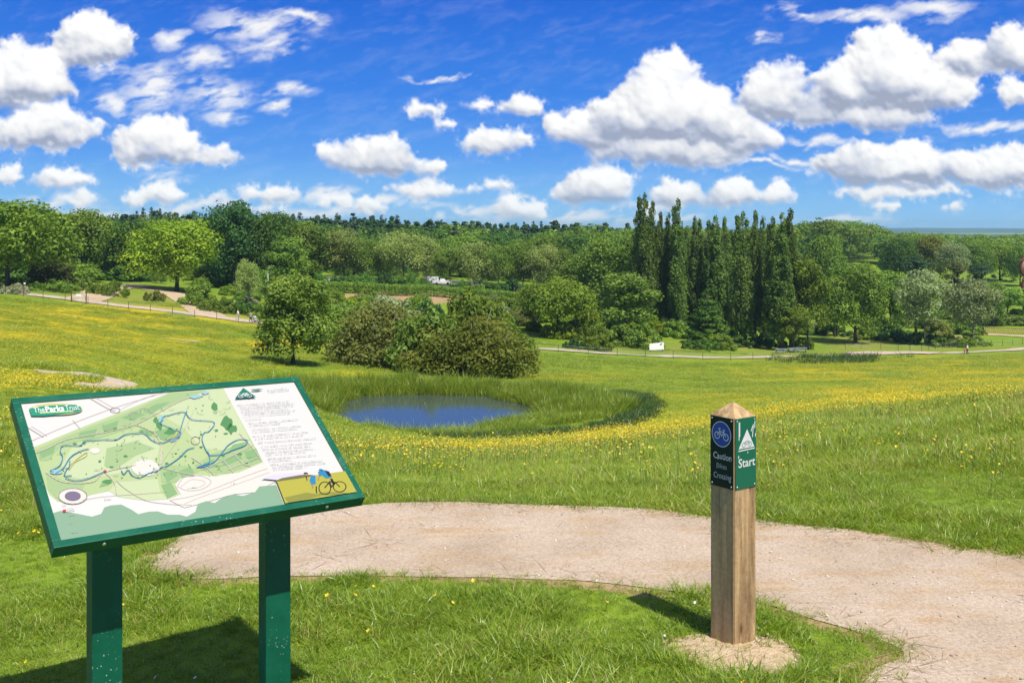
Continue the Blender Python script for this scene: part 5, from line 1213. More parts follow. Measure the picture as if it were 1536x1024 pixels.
for _ in range(75):
    x, y = rb.uniform(170, 1040), rb.uniform(120, 470)
    if y < 340 - (x - 130) * .40 + 14 or y > 450 or (x > 900 and y < 90 + (x - 920) * 1.9 - 10) or (x < 300 and y > 430): continue
    a0 = rb.uniform(0, 6.28); rr = rb.uniform(8, 22); lline(mb, [(x + rr * math.cos(a0 + t), y + rr * .55 * math.sin(a0 + t)) for t in (0, .5, 1.0, 1.5, 2.0)], .0012, z)
mb.mi = 2; z = layer()
for _ in range(150):
    x, y = rb.uniform(150, 1040), rb.uniform(110, 500)
    if y < 340 - (x - 130) * .40 + 10 or y > 455 or (x > 905): continue
    lpoly(mb, ell(x, y, rb.uniform(1.5, 4), rb.uniform(1.2, 2.6), 7, rag=.3, rg=rb), z)
child('park_map', mb, mats)
RIV = [[(220, 430), (208, 425), (245, 405), (258, 370), (248, 345), (262, 322), (330, 322), (350, 303), (420, 298), (480, 297), (520, 275), (590, 272), (625, 300), (660, 312), (700, 300), (735, 290), (745, 268)], [(230, 436), (260, 415), (290, 370), (330, 345), (365, 335)], [(290, 445), (265, 445), (275, 420), (285, 410), (288, 385)], [(270, 455), (310, 466), (360, 458), (432, 428)],
       [(660, 232), (672, 205), (690, 198)], [(660, 232), (745, 268)], [(690, 200), (720, 190), (760, 185), (790, 215), (880, 225), (862, 262), (840, 270), (832, 300), (850, 345), (865, 362)], [(800, 330), (770, 340), (740, 370), (690, 405), (665, 412), (650, 425), (615, 435), (580, 452)], [(500, 425), (510, 440), (528, 422), (545, 445), (578, 455)], [(855, 345), (862, 390), (810, 412)], [(865, 362), (915, 358), (960, 340), (1010, 320), (1015, 300), (980, 298), (940, 320), (915, 350), (880, 390), (830, 408)], [(740, 265), (760, 200), (770, 180)]]
mb = MB(); z = layer()
for P in RIV: lline(mb, P, .0031, z)
lpoly(mb, [(806, 412), (850, 396), (870, 400), (840, 412)], z)
child('river_marking', mb, [mats[6]])
mb = MB(); z = layer(); lpoly(mb, ell(432, 428, 7, 5, 10), z); lpoly(mb, ell(265, 591, 8, 6, 10), z); child('marking', mb, [mats[11]])
# small illegible print: broken grey strokes
mb = MB(); z = layer()
def strokes(x0, y0, x1, y1, h):
    a = Vector(zq(x0, y0)); b = Vector(zq(x1, y1)); d = b - a; L = d.length; d.normalize(); n = Vector((-d.y, d.x)); t = 0
    while t < L:
        w = rb.choice((.0022, .003, .0038, .005)); hh = h * rb.choice((.6, .62, .65, .9, 1.05))
        if t + w > L: break
        p = a + d * t; q = a + d * (t + w); mb.poly([(p.x, p.y, z), (q.x, q.y, z), (q.x + n.x * hh, q.y + n.y * hh, z), (p.x + n.x * hh, p.y + n.y * hh, z)]); t += w + (rb.uniform(.0035, .006) if rb.random() < .22 else .0011)
for i, (x0, y0, x1) in enumerate([(975, 158, 1190), (990, 167, 1215), (988, 176, 1215), (992, 186, 1190), (998, 195, 1215), (1002, 205, 1195), (1010, 218, 1080), (1020, 232, 1235), (1025, 242, 1160), (1035, 258, 1240), (1040, 268, 1230), (1040, 285, 1270), (1050, 296, 1250), (1062, 312, 1300), (1075, 328, 1290), (1080, 340, 1280), (1090, 352, 1300), (1092, 362, 1260), (1100, 378, 1310), (1105, 388, 1200), (1112, 402, 1330), (1120, 412, 1340), (1125, 422, 1270)]): strokes(x0, y0, x1, y0 - (x1 - x0) * .075, .0026)
strokes(1100, 96, 1180, 88, .003); strokes(1105, 104, 1190, 95, .003)
for x0, y0, x1 in ((275, 583, 305), (275, 590, 308), (275, 597, 306), (255, 570, 275), (285, 612, 306), (285, 645, 300), (295, 682, 318), (430, 545, 460), (790, 497, 810), (390, 424, 415), (950, 480, 970)): strokes(x0, y0, x1, y0 - 2, .0026)
child('text', mb, [inkmat('print_grey', (.22, .22, .25))])
# trust logo
mb = MB(); z = layer(); mb.mi = 0; lpoly(mb, ell(232, 174, 108, 24), z); mb.mi = 1; z = layer(); lpoly(mb, [(119, 172), (180, 161), (250, 157), (310, 156), (332, 165), (336, 178), (320, 187), (250, 196), (180, 202), (129, 202)], z)
child('logo_badge', mb, [mats[10], inkmat('logo_green', (.015, .20, .11))])
def text_mesh(body, size, off=0.0, shear=0.0, sx=1.0):
    cu = bpy.data.curves.new('lettering', 'FONT'); cu.body = body; cu.size = size; cu.offset = off; cu.shear = shear; cu.align_x = 'CENTER'; cu.align_y = 'CENTER'; cu.resolution_u = 3
    o = bpy.data.objects.new('lettering', cu); col.objects.link(o); dg = bpy.context.evaluated_depsgraph_get(); me = bpy.data.meshes.new_from_object(o.evaluated_get(dg)); bpy.data.objects.remove(o)
    for v in me.vertices: v.co.x *= sx
    return me
def board_text(body, x0, y0, x1, y1, size, mat, off=0.0, lift=.0004, shear=0):
    me = text_mesh(body, size, off, shear); a = Vector(zq(x0, y0)); b = Vector(zq(x1, y1)); xs = [v.co.x for v in me.vertices]; wd = max(xs) - min(xs)
    ang = math.atan2(b.y - a.y, b.x - a.x); c = (a + b) / 2; k = (b - a).length / wd
    for v in me.vertices: v.co = Vector((v.co.x * k, v.co.y, 0))
    o = link('lettering', me, panel, mat); o.matrix_local = Matrix.Translation((c.x, c.y, layer() + lift)) @ Matrix.Rotation(ang, 4, 'Z'); return o
INKW = inkmat('print_bright', (.60, .60, .60)); 
board_text('The', 138, 180, 183, 177, .036, INKW)
board_text('Parks', 186, 177, 262, 172, .036, INKW, .0012)
board_text('Trust', 268, 172, 325, 168, .036, INKW)
mb = MB(); z = layer(); strokes_y = z
lline(mb, [(165, 191), (240, 187), (300, 184)], .0035, z); child('logo_rule', mb, [inkmat('logo_pale', (.62, .70, .40))])
# triangle emblem with a bicycle
mb = MB(); z = layer(); mb.mi = 0; lpoly(mb, [(966, 132), (1000, 88), (1054, 126)], z); lpoly(mb, [(1030, 95), (1065, 92), (1082, 94), (1060, 99), (1040, 99)], z)
mb.mi = 1; z = layer()
for cx, cy in ((990, 123), (1024, 121)): lline(mb, ell(cx, cy, 9, 7, 12), .0028, z, closed=True)
lline(mb, [(990, 123), (1000, 112), (1014, 111), (1024, 121)], .0028, z, smooth=False); lline(mb, [(1000, 112), (1008, 122), (1016, 110)], .0028, z, smooth=False)
child('cycle_emblem', mb, [inkmat('emblem_green', (.012, .13, .08)), INKW])
# printed picture: two cyclists on a meadow
pm = [inkmat('picture_grass', (0.300, 0.276, 0.036)), inkmat('picture_sky', (0.444, 0.408, 0.480)), inkmat('picture_hedge', (0.108, 0.102, 0.042)), inkmat('picture_blue', (0.018, 0.156, 0.300)), inkmat('picture_black', (0.012, 0.012, 0.015)), inkmat('picture_skin', (0.270, 0.156, 0.108)), inkmat('picture_shade', (0.180, 0.180, 0.030))]
mb = MB(); mb.mi = 1; z = layer(); lpoly(mb, [(1075, 462), (1110, 448), (1180, 440), (1260, 437), (1270, 447), (1140, 468)], z)
mb.mi = 0; z = layer(); lpoly(mb, [(1138, 474), (1200, 462), (1440, 428), (1474, 530), (1178, 574)], z)
mb.mi = 2; z = layer(); lpoly(mb, [(1128, 472), (1160, 460), (1230, 448), (1262, 445), (1300, 450), (1240, 460), (1140, 474)], z); mb.mi = 6; lpoly(mb, ell(1370, 524, 62, 7), z); lpoly(mb, [(1170, 540), (1260, 520), (1330, 530), (1240, 555), (1185, 562)], z)
mb.mi = 4; z = layer()
for cx, cy, rx, ry in ((1335, 502, 24, 26), (1396, 496, 26, 21)): lline(mb, ell(cx, cy, rx, ry, 18), .0032, z, closed=True)
lline(mb, [(1335, 500), (1355, 475), (1378, 478), (1396, 496)], .004, z, smooth=False); lline(mb, [(1355, 475), (1362, 498), (1378, 478)], .004, z, smooth=False); lline(mb, [(1300, 495), (1300, 515), (1302, 522)], .004, z, smooth=False); lline(mb, [(1258, 452), (1262, 470)], .003, z, smooth=False); lpoly(mb, ell(1257, 441, 9, 4), z); lline(mb, [(1362, 465), (1372, 485)], .009, z, smooth=False)
mb.mi = 3; z = layer(); lpoly(mb, [(1278, 452), (1296, 450), (1298, 484), (1280, 488), (1272, 470)], z); lpoly(mb, [(1310, 436), (1322, 426), (1345, 430), (1365, 458), (1340, 462), (1322, 448), (1312, 458)], z); lpoly(mb, ell(1318, 428, 9, 5), z)
mb.mi = 5; z = layer(); lpoly(mb, ell(1259, 447, 6, 4), z); lline(mb, [(1284, 488), (1285, 500)], .005, z, smooth=False); lline(mb, [(1312, 455), (1308, 468)], .004, z, smooth=False)
mb.mi = 4; z = layer(); lpoly(mb, [(1336, 432), (1352, 434), (1362, 452), (1350, 454)], z)
child('cyclist_picture', mb, pm)
# legs: rectangular posts under the board
def leg(px0, px1, depth_frac):
    # front face stands square to the board; find the point on the board's centre line seen between px0 and px1
    y_on = BL * depth_frac; best = None
    for i in range(400):
        x = i / 400; p = P_BL + uB * x + vB * y_on - nB * TH; px = CX + F * p.x / p.y
        if best is None or abs(px - (px0 + px1) / 2) < best[0]: best = (abs(px - (px0 + px1) / 2), x)
    x = best[1]; c = RI @ (P_BL + uB * x + vB * y_on - nB * (TH * .8)); w = .092; d = .06
    m = MB(); m.box((c.x, c.y, c.z / 2 - .10), (w, d, c.z + .20), bevel=.004); o = m.build('leg', GREEN_L, board)
    return o
leg(131, 180, .42); leg(391, 430, .42)

# ------------------------------------------------------------------ marker post
def wood_material():
    m, nt, out = newmat('weathered_timber'); tcn = N(nt, 'ShaderNodeTexCoord'); mp = N(nt, 'ShaderNodeMapping', ins={'Scale': (34, 34, 1.6)}); nt.links.new(tcn.outputs['Object'], mp.inputs[0])
    n = noise(nt, 1.0, 6, .65, mp.outputs[0], .4); mp2 = N(nt, 'ShaderNodeMapping', ins={'Scale': (9, 9, 1.1)}); nt.links.new(tcn.outputs['Object'], mp2.inputs[0]); n2 = noise(nt, 1.3, 4, .6, mp2.outputs[0])
    c = ramp(nt, n.outputs['Fac'], [(.28, (.235, .14, .062)), (.5, (.44, .295, .148)), (.72, (.565, .40, .215))]).outputs[0]
    c = mixc(nt, ramp(nt, n2.outputs['Fac'], [(.50, (0, 0, 0)), (.66, (.9, .9, .9))]).outputs[0], c, (.16, .095, .045))
    n3 = noise(nt, 60, 3, .6, tcn.outputs['Object']); c = mixc(nt, 1.0, c, ramp(nt, n3.outputs['Fac'], [(.3, (.85, .85, .85)), (.7, (1.12, 1.12, 1.1))]).outputs[0], 'MULTIPLY')
    mp3 = N(nt, 'ShaderNodeMapping', ins={'Scale': (60, 60, .9)}); nt.links.new(tcn.outputs['Object'], mp3.inputs[0]); n4 = noise(nt, 1.0, 3, .55, mp3.outputs[0], .8)
    crack = ramp(nt, n4.outputs['Fac'], [(.30, (1, 1, 1)), (.345, (0, 0, 0))]).outputs[0]; c = mixc(nt, crack, c, (.05, .032, .018))
    v = N(nt, 'ShaderNodeTexVoronoi', feature='F1', ins={'Scale': 1.0}); mp4 = N(nt, 'ShaderNodeMapping', ins={'Scale': (14, 14, 5)}); nt.links.new(tcn.outputs['Object'], mp4.inputs[0]); nt.links.new(mp4.outputs[0], v.inputs['Vector'])
    kn = ramp(nt, v.outputs['Distance'], [(.05, (1, 1, 1)), (.16, (0, 0, 0))]).outputs[0]; c = mixc(nt, kn, c, (.11, .062, .03))
    n5 = noise(nt, 46, 2, .5, mp2.outputs[0]); ch = ramp(nt, n5.outputs['Fac'], [(.735, (0, 0, 0)), (.75, (1, 1, 1))]).outputs[0]; c = mixc(nt, ch, c, (.62, .58, .50))
    b = N(nt, 'ShaderNodeBsdfPrincipled', ins={'Roughness': .85, 'Specular IOR Level': .2}); nt.links.new(c, b.inputs['Base Color']); nt.links.new(bump(nt, mathn(nt, 'SUBTRACT', n.outputs['Fac'], crack), .5, .004), b.inputs['Normal']); nt.links.new(b.outputs[0], out.inputs[0]); return m
PX, PY = .912 + .0, 4.20 + .062
PHT = .93
post = empty('marker_post', (PX, PY, 0), 0, 'square wooden marker post with pyramid top and two sign plates, beside the gravel path', 'marker post')
HW = .0655; ANG = R(-54)      # right face normal
WOOD = wood_material()
M_ = Matrix.Rotation(ANG, 4, 'Z')
mb = MB(); bmx = mb.bm
lv = []
for z_, w_ in ((-.15, HW), (.02, HW), (PHT - .004, HW), (PHT, HW - .003), (PHT + .050, .004)):
    lv.append([bmx.verts.new(M_ @ Vector((sx * w_, sy * w_, z_))) for sx, sy in ((-1, -1), (1, -1), (1, 1), (-1, 1))])
for a_, b_ in zip(lv[:-1], lv[1:]):
    for k in range(4): bmx.faces.new((a_[k], a_[(k + 1) % 4], b_[(k + 1) % 4], b_[k]))
bmx.faces.new(lv[-1]); bmx.faces.new(lv[0][::-1])
es = [e for e in bmx.edges if abs(e.verts[0].co.z - e.verts[1].co.z) > .3]
bmesh.ops.bevel(bmx, geom=es, offset=.004, segments=2, affect='EDGES')
mb.build('post_shaft', WOOD, post)
def plate(nang, mat, name, label):
    """thin plate fixed on a face; returns the object, local x to the right as read, y up"""
    n = Vector((math.cos(nang), math.sin(nang), 0)); xr = Vector((-n.y, n.x, 0))
    w, h = .1225, .286
    m = MB(); m.box((0, 0, .0015), (w, h, .003), bevel=.0008); o = m.build(name, mat, post)
    zc = PHT - .004 - h / 2
    o.matrix_local = Matrix(((xr.x, 0, n.x, n.x * (HW + .0006)), (xr.y, 0, n.y, n.y * (HW + .0006)), (0, 1, 0, zc), (0, 0, 0, 1)))
    for sx in (-1, 1):
        for sy in (-1, 1): s = MB(); s.sphere((sx * (w / 2 - .009), sy * (h / 2 - .010), .0032), .0042, (1, 1, .5), 10, 6); s.build('screw', STEEL, o); o['label'] = label
    return o
DKG = pbr('dark_green_enamel', (.003, .020, .015), .45, spec=.25); SGN = pbr('green_enamel', (.004, .110, .058), .4, spec=.3); BLU = pbr('blue_enamel', (.012, .055, .34), .4); WHT = pbr('white_enamel', (.60, .60, .60), .4, var=.12, vscale=120)
PWH = pbr('worn_white', (.62, .66, .66), .5, var=.25, vscale=160)
nl = plate(ANG - R(90), DKG, 'cycle_sign', 'near-black plate with a blue bicycle roundel'); nr = plate(ANG, SGN, 'start_sign', 'green plate with a white triangle and the word Start')
def disc(m, cx, cy, r, z, n=36): m.poly([(cx + r * math.cos(6.283 * k / n), cy + r * math.sin(6.283 * k / n), z) for k in range(n)])
def ring(m, cx, cy, r, w, z, n=30):
    for k in range(n):
        a, b = 6.283 * k / n, 6.283 * (k + 1) / n
        m.poly([(cx + q * math.cos(t), cy + q * math.sin(t), z) for q, t in ((r - w, a), (r, a), (r, b), (r - w, b))])
def bar(m, x0, y0, x1, y1, w, z):
    d = Vector((x1 - x0, y1 - y0)).normalized(); n = Vector((-d.y, d.x)) * w / 2
    m.poly([(x0 - n.x, y0 - n.y, z), (x1 - n.x, y1 - n.y, z), (x1 + n.x, y1 + n.y, z), (x0 + n.x, y0 + n.y, z)])
mb = MB(); mb.mi = 0; disc(mb, 0, .073, .052, .0036); mb.mi = 1; ring(mb, 0, .073, .0525, .0032, .0042)
ring(mb, -.023, .066, .0150, .0035, .0042, 20); ring(mb, .024, .064, .0150, .0035, .0042, 20)
for a in ((-.023, .066, -.008, .084), (-.008, .084, .013, .082), (.013, .082, .024, .064), (-.008, .084, .000, .065), (.000, .065, .013, .082), (-.008, .084, -.010, .094), (-.016, .094, -.004, .095), (.013, .082, .014, .091), (.008, .092, .020, .090)): bar(mb, *a, .0034, .0044)
mb.build('cycle_emblem', [BLU, PWH], nl)
def plate_text(o, body, y, size, mat, width, off=0.0, x=0.0, wobble=0.0, shear=0.0):
    me = text_mesh(body, size, off, shear); xs = [v.co.x for v in me.vertices]; k = width / (max(xs) - min(xs))
    for v in me.vertices: v.co = Vector((v.co.x * k, v.co.y * (1 + wobble * math.sin(v.co.x * 160)) + wobble * .008 * math.sin(v.co.x * 90 + y * 300), 0))
    t = link('lettering', me, o, mat); t.matrix_local = Matrix.Translation((x, y, .0040)); return t
plate_text(nl, 'Caution', -.018, .038, PWH, .098, .0002, .004, .06, .12); plate_text(nl, 'Bikes', -.058, .030, pbr('faded_white', (.30, .34, .34), .5), .056, .0002, .000, .06, .1); plate_text(nl, 'Crossing', -.098, .035, pbr('faint_white', (.45, .50, .50), .5), .096, .0001, .004, .06, .12)
plate_text(nr, 'Start', -.040, .050, WHT, .100, .0007, .003)
mb = MB(); mb.mi = 0
mb.poly([(-.045, .020, .0036), (.050, .020, .0036), (.006, .096, .0036)]); bar(mb, -.046, .012, .052, .014, .0045, .0036)
for a in ((-.042, .055, -.042, .128), (-.038, .070, -.038, .128), (.038, .060, .044, .112), (.030, .085, .040, .106), (.052, .095, .053, .125), (.056, .06, .057, .075), (-.045, -.018, -.045, -.006), (.010, -.002, .010, .004)): bar(mb, *a, .0045, .0036)
mb.mi = 1; ring(mb, -.014, .034, .011, .0028, .0042, 16); ring(mb, .022, .034, .011, .0028, .0042, 16)
for a in ((-.014, .034, -.004, .048), (-.004, .048, .014, .047), (.014, .047, .022, .034), (-.004, .048, .004, .034), (.004, .034, .014, .047)): bar(mb, *a, .0026, .0042)
mb.build('triangle_emblem', [WHT, pbr('emblem_grey_green', (.16, .26, .22), .5)], nr)
# ------------------------------------------------------------------ hedge, lamps, cars, fence
def hedge(name, P, h, w, leaf, label, n):
    C = spline([on(px, Yd)[:2] for px, Yd in P], 10); L = np.array(C); seg = np.sqrt((np.diff(L, axis=0) ** 2).sum(1)); cs = np.concatenate([[0], np.cumsum(seg)])
    r = np.random.default_rng(9); base = on(*P[len(P) // 2])
    k = int(cs[-1] / .7); t = np.linspace(0, cs[-1], k); X = np.interp(t, cs, L[:, 0]); Yv = np.interp(t, cs, L[:, 1]); z = ground(X, Yv)
    Cc = []; Rd = []
    for x, y, zz in zip(X, Yv, z):
        for lv in (.3, .75): Cc.append((x - base[0], y - base[1] + r.normal() * .06, zz - base[2] + h * lv)); Rd.append((.62, w / 2, h * .30 * (1 + .06 * r.normal())))
    root = empty(name, base, 0, label, 'hedge')
    o = link('foliage', crown_mesh('foliage', r, np.array(Cc), np.array(Rd), n, .24, inner=.85, out=2.4, up=.1), root, LEAF[leaf])
    mb = MB()
    for x, y, zz in list(zip(X, Yv, z))[::3]: mb.tube([(x - base[0], y - base[1], zz - base[2] - .1), (x - base[0], y - base[1], zz - base[2] + h * .5)], .03, 5)
    mb.build('stem', BARK, root)
hedge('clipped_hedge', [(466, 228), (520, 227), (620, 226), (720, 225), (800, 225)], 2.4, 1.7, 'mid', 'long clipped green hedge above the sandy bank', 26000)
GALV = pbr('galvanised_steel', (.46, .48, .48), .45, .6); DARKM = pbr('dark_metal', (.03, .035, .035), .5, .5); LAMPW = pbr('lamp_glass', (.75, .76, .74), .3)
def lamp(px, Yd, top, side, label, arm=1.0):
    b = on(px, Yd); H = CAMZ - (top - HY) / F * Yd - b[2]
    o = empty('street_lamp', b, 0, label, 'street lamp', 'street lamps round the car park')
    m = MB(); m.tube([(0, 0, -.1), (0, 0, .9)], .11, 8); m.tube([(0, 0, .9), (0, 0, H - .9)], [.08, .055], 8); m.build('pole', GALV, o)
    m = MB(); m.tube(spline([(0, 0, H - .9), (side * .15 * arm, 0, H - .35), (side * .8 * arm, 0, H), (side * 1.5 * arm, 0, H + .12)], 5), .05, 7); m.build('arm', GALV, o)
    m = MB(); m.box((side * (1.5 * arm + .2), 0, H + .10), (.6 * arm + .1, .22, .11), bevel=.04); m.build('lamp_head', LAMPW, o)
lamp(774, 243, 398, -1, 'tall street lamp with a curved arm behind the hedge, left of the spreading tree')
lamp(728, 244, 402, 1, 'plain street lamp behind the middle of the hedge, left of the curved-arm lamp', .2)
lamp(402, 186, 402, 1, 'slim lamp post standing left of the lone hawthorn, by the upper path', .12)
lamp(1447, 262, 430, 1, 'distant street lamp beyond the standard tree at the right')
CARC = [pbr('car_white', (.78, .79, .80), .25, coat=.6), pbr('car_silver', (.50, .52, .55), .28, .5, coat=.5), pbr('car_blue', (.05, .10, .22), .28, coat=.6)]
GLASS = pbr('car_glass', (.03, .04, .05), .08, spec=.8); TYRE = pbr('tyre_rubber', (.02, .02, .02), .8)
def car(px, Yd, yaw, ci, label, van=False):
    b = on(px, Yd); o = empty('parked_van' if van else 'parked_car', b, yaw, label, 'van' if van else 'car', 'vehicles parked behind the hedge')
    top = 2.0 if van else 1.45
    prof_ = [(-2.2, .35), (-2.25, .8), (-2.0, .95), (-1.65, top - .08), (-1.3, top), (1.9, top), (2.2, top - .25), (2.3, .9), (2.25, .35)] if van else [(-2.1, .32), (-2.15, .7), (-1.95, .85), (-1.0, .95), (-.45, top - .05), (.9, top), (1.6, 1.0), (2.0, .92), (2.1, .6), (2.05, .32)]
    m = MB(); bm_ = m.bm; Wd = .92 if van else .86
    L_ = [bm_.verts.new((x, -Wd * (1 if z < 1 else .86), z)) for x, z in prof_]; R_ = [bm_.verts.new((x, Wd * (1 if z < 1 else .86), z)) for x, z in prof_]
    for k in range(len(prof_)): bm_.faces.new((L_[k], L_[(k + 1) % len(prof_)], R_[(k + 1) % len(prof_)], R_[k]))
    bm_.faces.new(L_[::-1]); bm_.faces.new(R_); m.build('body', CARC[ci], o)
    for s in (-1, 1):
        m = MB(); y = s * (Wd * .93 + .012)
        m.poly([(x, s * (Wd * (1 if z < 1 else .86) * (1.0) + .012), z) for x, z in ([(-1.75, 1.02), (-1.45, top - .2), (-.4, top - .2), (-.4, 1.02)] if van else [(-.85, 1.01), (-.45, top - .13), (.8, top - .1), (1.35, 1.02)])]); m.build('window', GLASS, o)
    m = MB(); w2 = Wd * .8
    m.poly([(-1.98, -w2, 1.0), (-1.98, w2, 1.0), (-1.66, w2, top - .14), (-1.66, -w2, top - .14)] if van else [(-1.0, -w2, .99), (-1.0, w2, .99), (-.53, w2, top - .09), (-.53, -w2, top - .09)])
    for v in m.bm.verts: v.co.x -= .03; v.co.z += .015
    m.build('windscreen', GLASS, o)
    for x in (-1.35, 1.35):
        for s in (-1, 1):
            m = MB(); m.tube([(x, s * (Wd - .20), .32), (x, s * (Wd + .02), .32)], .32, 14); m.build('wheel', TYRE, o)
car(505, 254, .3, 0, 'white car under the pale trees at the left end of the hedge')
car(648, 252, 3.0, 0, 'white van parked behind the hedge, the brightest patch there', True); car(664, 254, 3.1, 0, 'white car right beside the parked white van')
# fence along the far path: posts and wires
def fence(name, P, label, step, h=1.15, off=2.2):
    C = spline([hit(*p)[:2] for p in P], 8); L = np.array(C); seg = np.sqrt((np.diff(L, axis=0) ** 2).sum(1)); cs = np.concatenate([[0], np.cumsum(seg)])
    t = np.arange(0, cs[-1], step); X = np.interp(t, cs, L[:, 0]); Yv = np.interp(t, cs, L[:, 1]); z = ground(X, Yv); b = (X[0], Yv[0], z[0])
    o = empty(name, b, 0, label, 'fence'); pts = [Vector((x - b[0], y - b[1], zz - b[2])) for x, y, zz in zip(X, Yv, z)]
    for p in pts[:95]:
        m = MB(); m.box((p.x, p.y, p.z + h / 2 - .1), (.065, .065, h + .2), bevel=.008); m.build('post', FPOST, o)
    m = MB()
    for q in (.3, .6, .9):
        m.tube([(p.x, p.y, p.z + h * q) for p in pts], .012, 4)
    m.build('wire', GALV, o)
FPOST = barkmat('fence_timber', (.05, .04, .03), (.13, .11, .09))
fence('wire_fence', [(-40, 437.5), (0, 441.5), (60, 447.5), (104, 452)], 'post and wire fence along the upper path, left of the gate', 3.2)
fence('wire_fence', [(132, 456), (200, 465), (290, 476), (357, 484), (420, 492)], 'post and wire fence along the upper path, right of the gate', 3.2)
fence('wire_fence', [(800, 525), (850, 529), (930, 534), (1010, 538), (1100, 540), (1200, 538)], 'post and wire fence along the lower path below the poplars', 4.5)
fence('rail_fence', [(1268, 524), (1300, 523), (1340, 525), (1372, 527), (1420, 522), (1480, 519), (1545, 515)], 'dark post and rail fence above the lower path at the right', 3.6)
# field gate with a notice
a = Vector(hit(107, 453)); b = Vector(hit(129, 456)); d = b - a; g = empty('field_gate', a, math.atan2(d.y, d.x), 'metal field gate with a small white notice on the upper path', 'gate'); W_ = d.length
for x in (0, W_):
    m = MB(); m.box((x, 0, .85 + (d.z if x else 0)), (.14, .14, 1.9), bevel=.015); m.build('post', FPOST, g)
m = MB()
for q in (.25, .55, .85, 1.2): m.tube([(.1, 0, q), (W_ - .1, 0, q + d.z)], .025, 6)
for x in (.12, W_ - .12): m.tube([(x, 0, .25), (x, 0, 1.2)], .025, 6)
m.tube([(.12, 0, .25), (W_ - .12, 0, 1.2)], .02, 6); m.build('bars', GALV, g)
m = MB(); m.box((W_ * .5, -.06, .95), (.75, .02, .45), bevel=.005); m.build('notice', pbr('notice_white', (.75, .77, .75), .5), g)
# marker posts with a white cap by the path
b = hit(37, 437); o = empty('waymark_post', b, 0, 'short pale waymark post left of the gate', 'post'); m = MB(); m.box((0, 0, .55), (.14, .14, 1.1), bevel=.01); m.build('shaft', FPOST, o); m = MB(); m.box((0, 0, 1.25), (.26, .20, .3), bevel=.03); m.build('cap', pbr('cap_white', (.75, .74, .70), .5), o)
# white board by the poplars
b = hit(985, 528); o = empty('white_board', b, R(6), 'white rectangular board on two short legs beside the lower path', 'sign board'); sc = b[1] / F
m = MB(); w_, h_ = 22 * sc, 11 * sc; bmv = m.bm
q = [(-w_ / 2, -.04, .30), (w_ / 2, -.10, .38), (w_ / 2, -.02, .38 + h_), (-w_ / 2, .05, .30 + h_ * .86)]
f1 = [bmv.verts.new(p) for p in q]; f2 = [bmv.verts.new((p[0], p[1] + .09, p[2])) for p in q]
bmv.faces.new(f1); bmv.faces.new(f2[::-1])
for k in range(4): bmv.faces.new((f1[k], f2[k], f2[(k + 1) % 4], f1[(k + 1) % 4]))
m.build('panel', pbr('board_white', (.80, .79, .77), .45, var=.05, vscale=3), o)
for x in (-w_ * .42, w_ * .42):
    m = MB(); m.box((x, .16, .5), (.1, .1, 1.3), bevel=.01); m.build('leg', FPOST, o)
m = MB(); m.box((w_ * .30, -.105, .30 + h_ * .82), (.34, .02, .12), Matrix.Rotation(-.6, 3, 'Y')); m.build('mark', DARKM, o)
# picnic benches in the shade
def picnic(px, py, yaw, label):
    b = hit(px, py); o = empty('picnic_bench', b, yaw, label, 'picnic bench', 'picnic benches under the poplars'); GW = PICW
    m = MB()
    for k in range(5): m.box((0, -.32 + .16 * k, .76), (1.8, .145, .045), bevel=.006)
    m.build('table_top', GW, o)
    for s in (-1, 1):
        m = MB()
        for k in (0, 1): m.box((0, s * (.66 + .15 * k), .45), (1.8, .14, .045), bevel=.006)
        m.build('seat', GW, o)
    for x in (-.65, .65):
        m = MB(); m.tube([(x, -.62, -.02), (x, -.22, .74)], .05, 6); m.tube([(x, .62, -.02), (x, .22, .74)], .05, 6); m.box((x, 0, .41), (.06, 1.5, .09), bevel=.006); m.build('leg', GW, o)
PICW = pbr('grey_timber', (.20, .24, .28), .75, var=.2, vscale=12)
picnic(1189, 529, .2, 'grey-blue picnic bench just right of the large ragged poplar trunk'); picnic(1203, 528, -.15, 'grey picnic bench farther right, next to the young fresh-green tree'); picnic(1171, 530, .1, 'dark picnic bench below the large ragged poplar')
# rust-red ring sculpture at the right edge
b = on(1545, 262); o = empty('ring_sculpture', b, R(10), 'rust-brown sculpture of stacked rings at the right edge of the view', 'sculpture'); RUST = pbr('rusty_steel', (.14, .045, .022), .75, .3, var=.35, vscale=3); PINK = pbr('pink_panel', (.42, .24, .19), .7, var=.15, vscale=2)
s262 = 262 / F
def zpix(py): return CAMZ - (py - HY) / F * 262 - b[2]
for cy_, rr in ((400, 16), (427, 13)):
    m = MB(); zc = zpix(cy_); r_ = rr * s262; m.tube([(r_ * math.cos(t), 0, zc + r_ * math.sin(t)) for t in np.linspace(0, 6.283, 40, endpoint=False)], .38, 10, closed=True); rg_ = m.build('ring', RUST, o)
    m = MB(); m.tube([(0, -.06, zc), (0, .06, zc)], r_ * .96, 32); m.build('disc', PINK, rg_)
m = MB(); m.tube([(0, 0, -.2), (0, 0, zpix(440))], [1.1, .5], 12); m.tube([(-2.4, 0, -.2), (-1.6, 0, zpix(452)), (0, 0, zpix(441))], .22, 8); m.tube([(2.4, 0, -.2), (1.6, 0, zpix(452)), (0, 0, zpix(441))], .22, 8); m.build('base', DARKM, o)
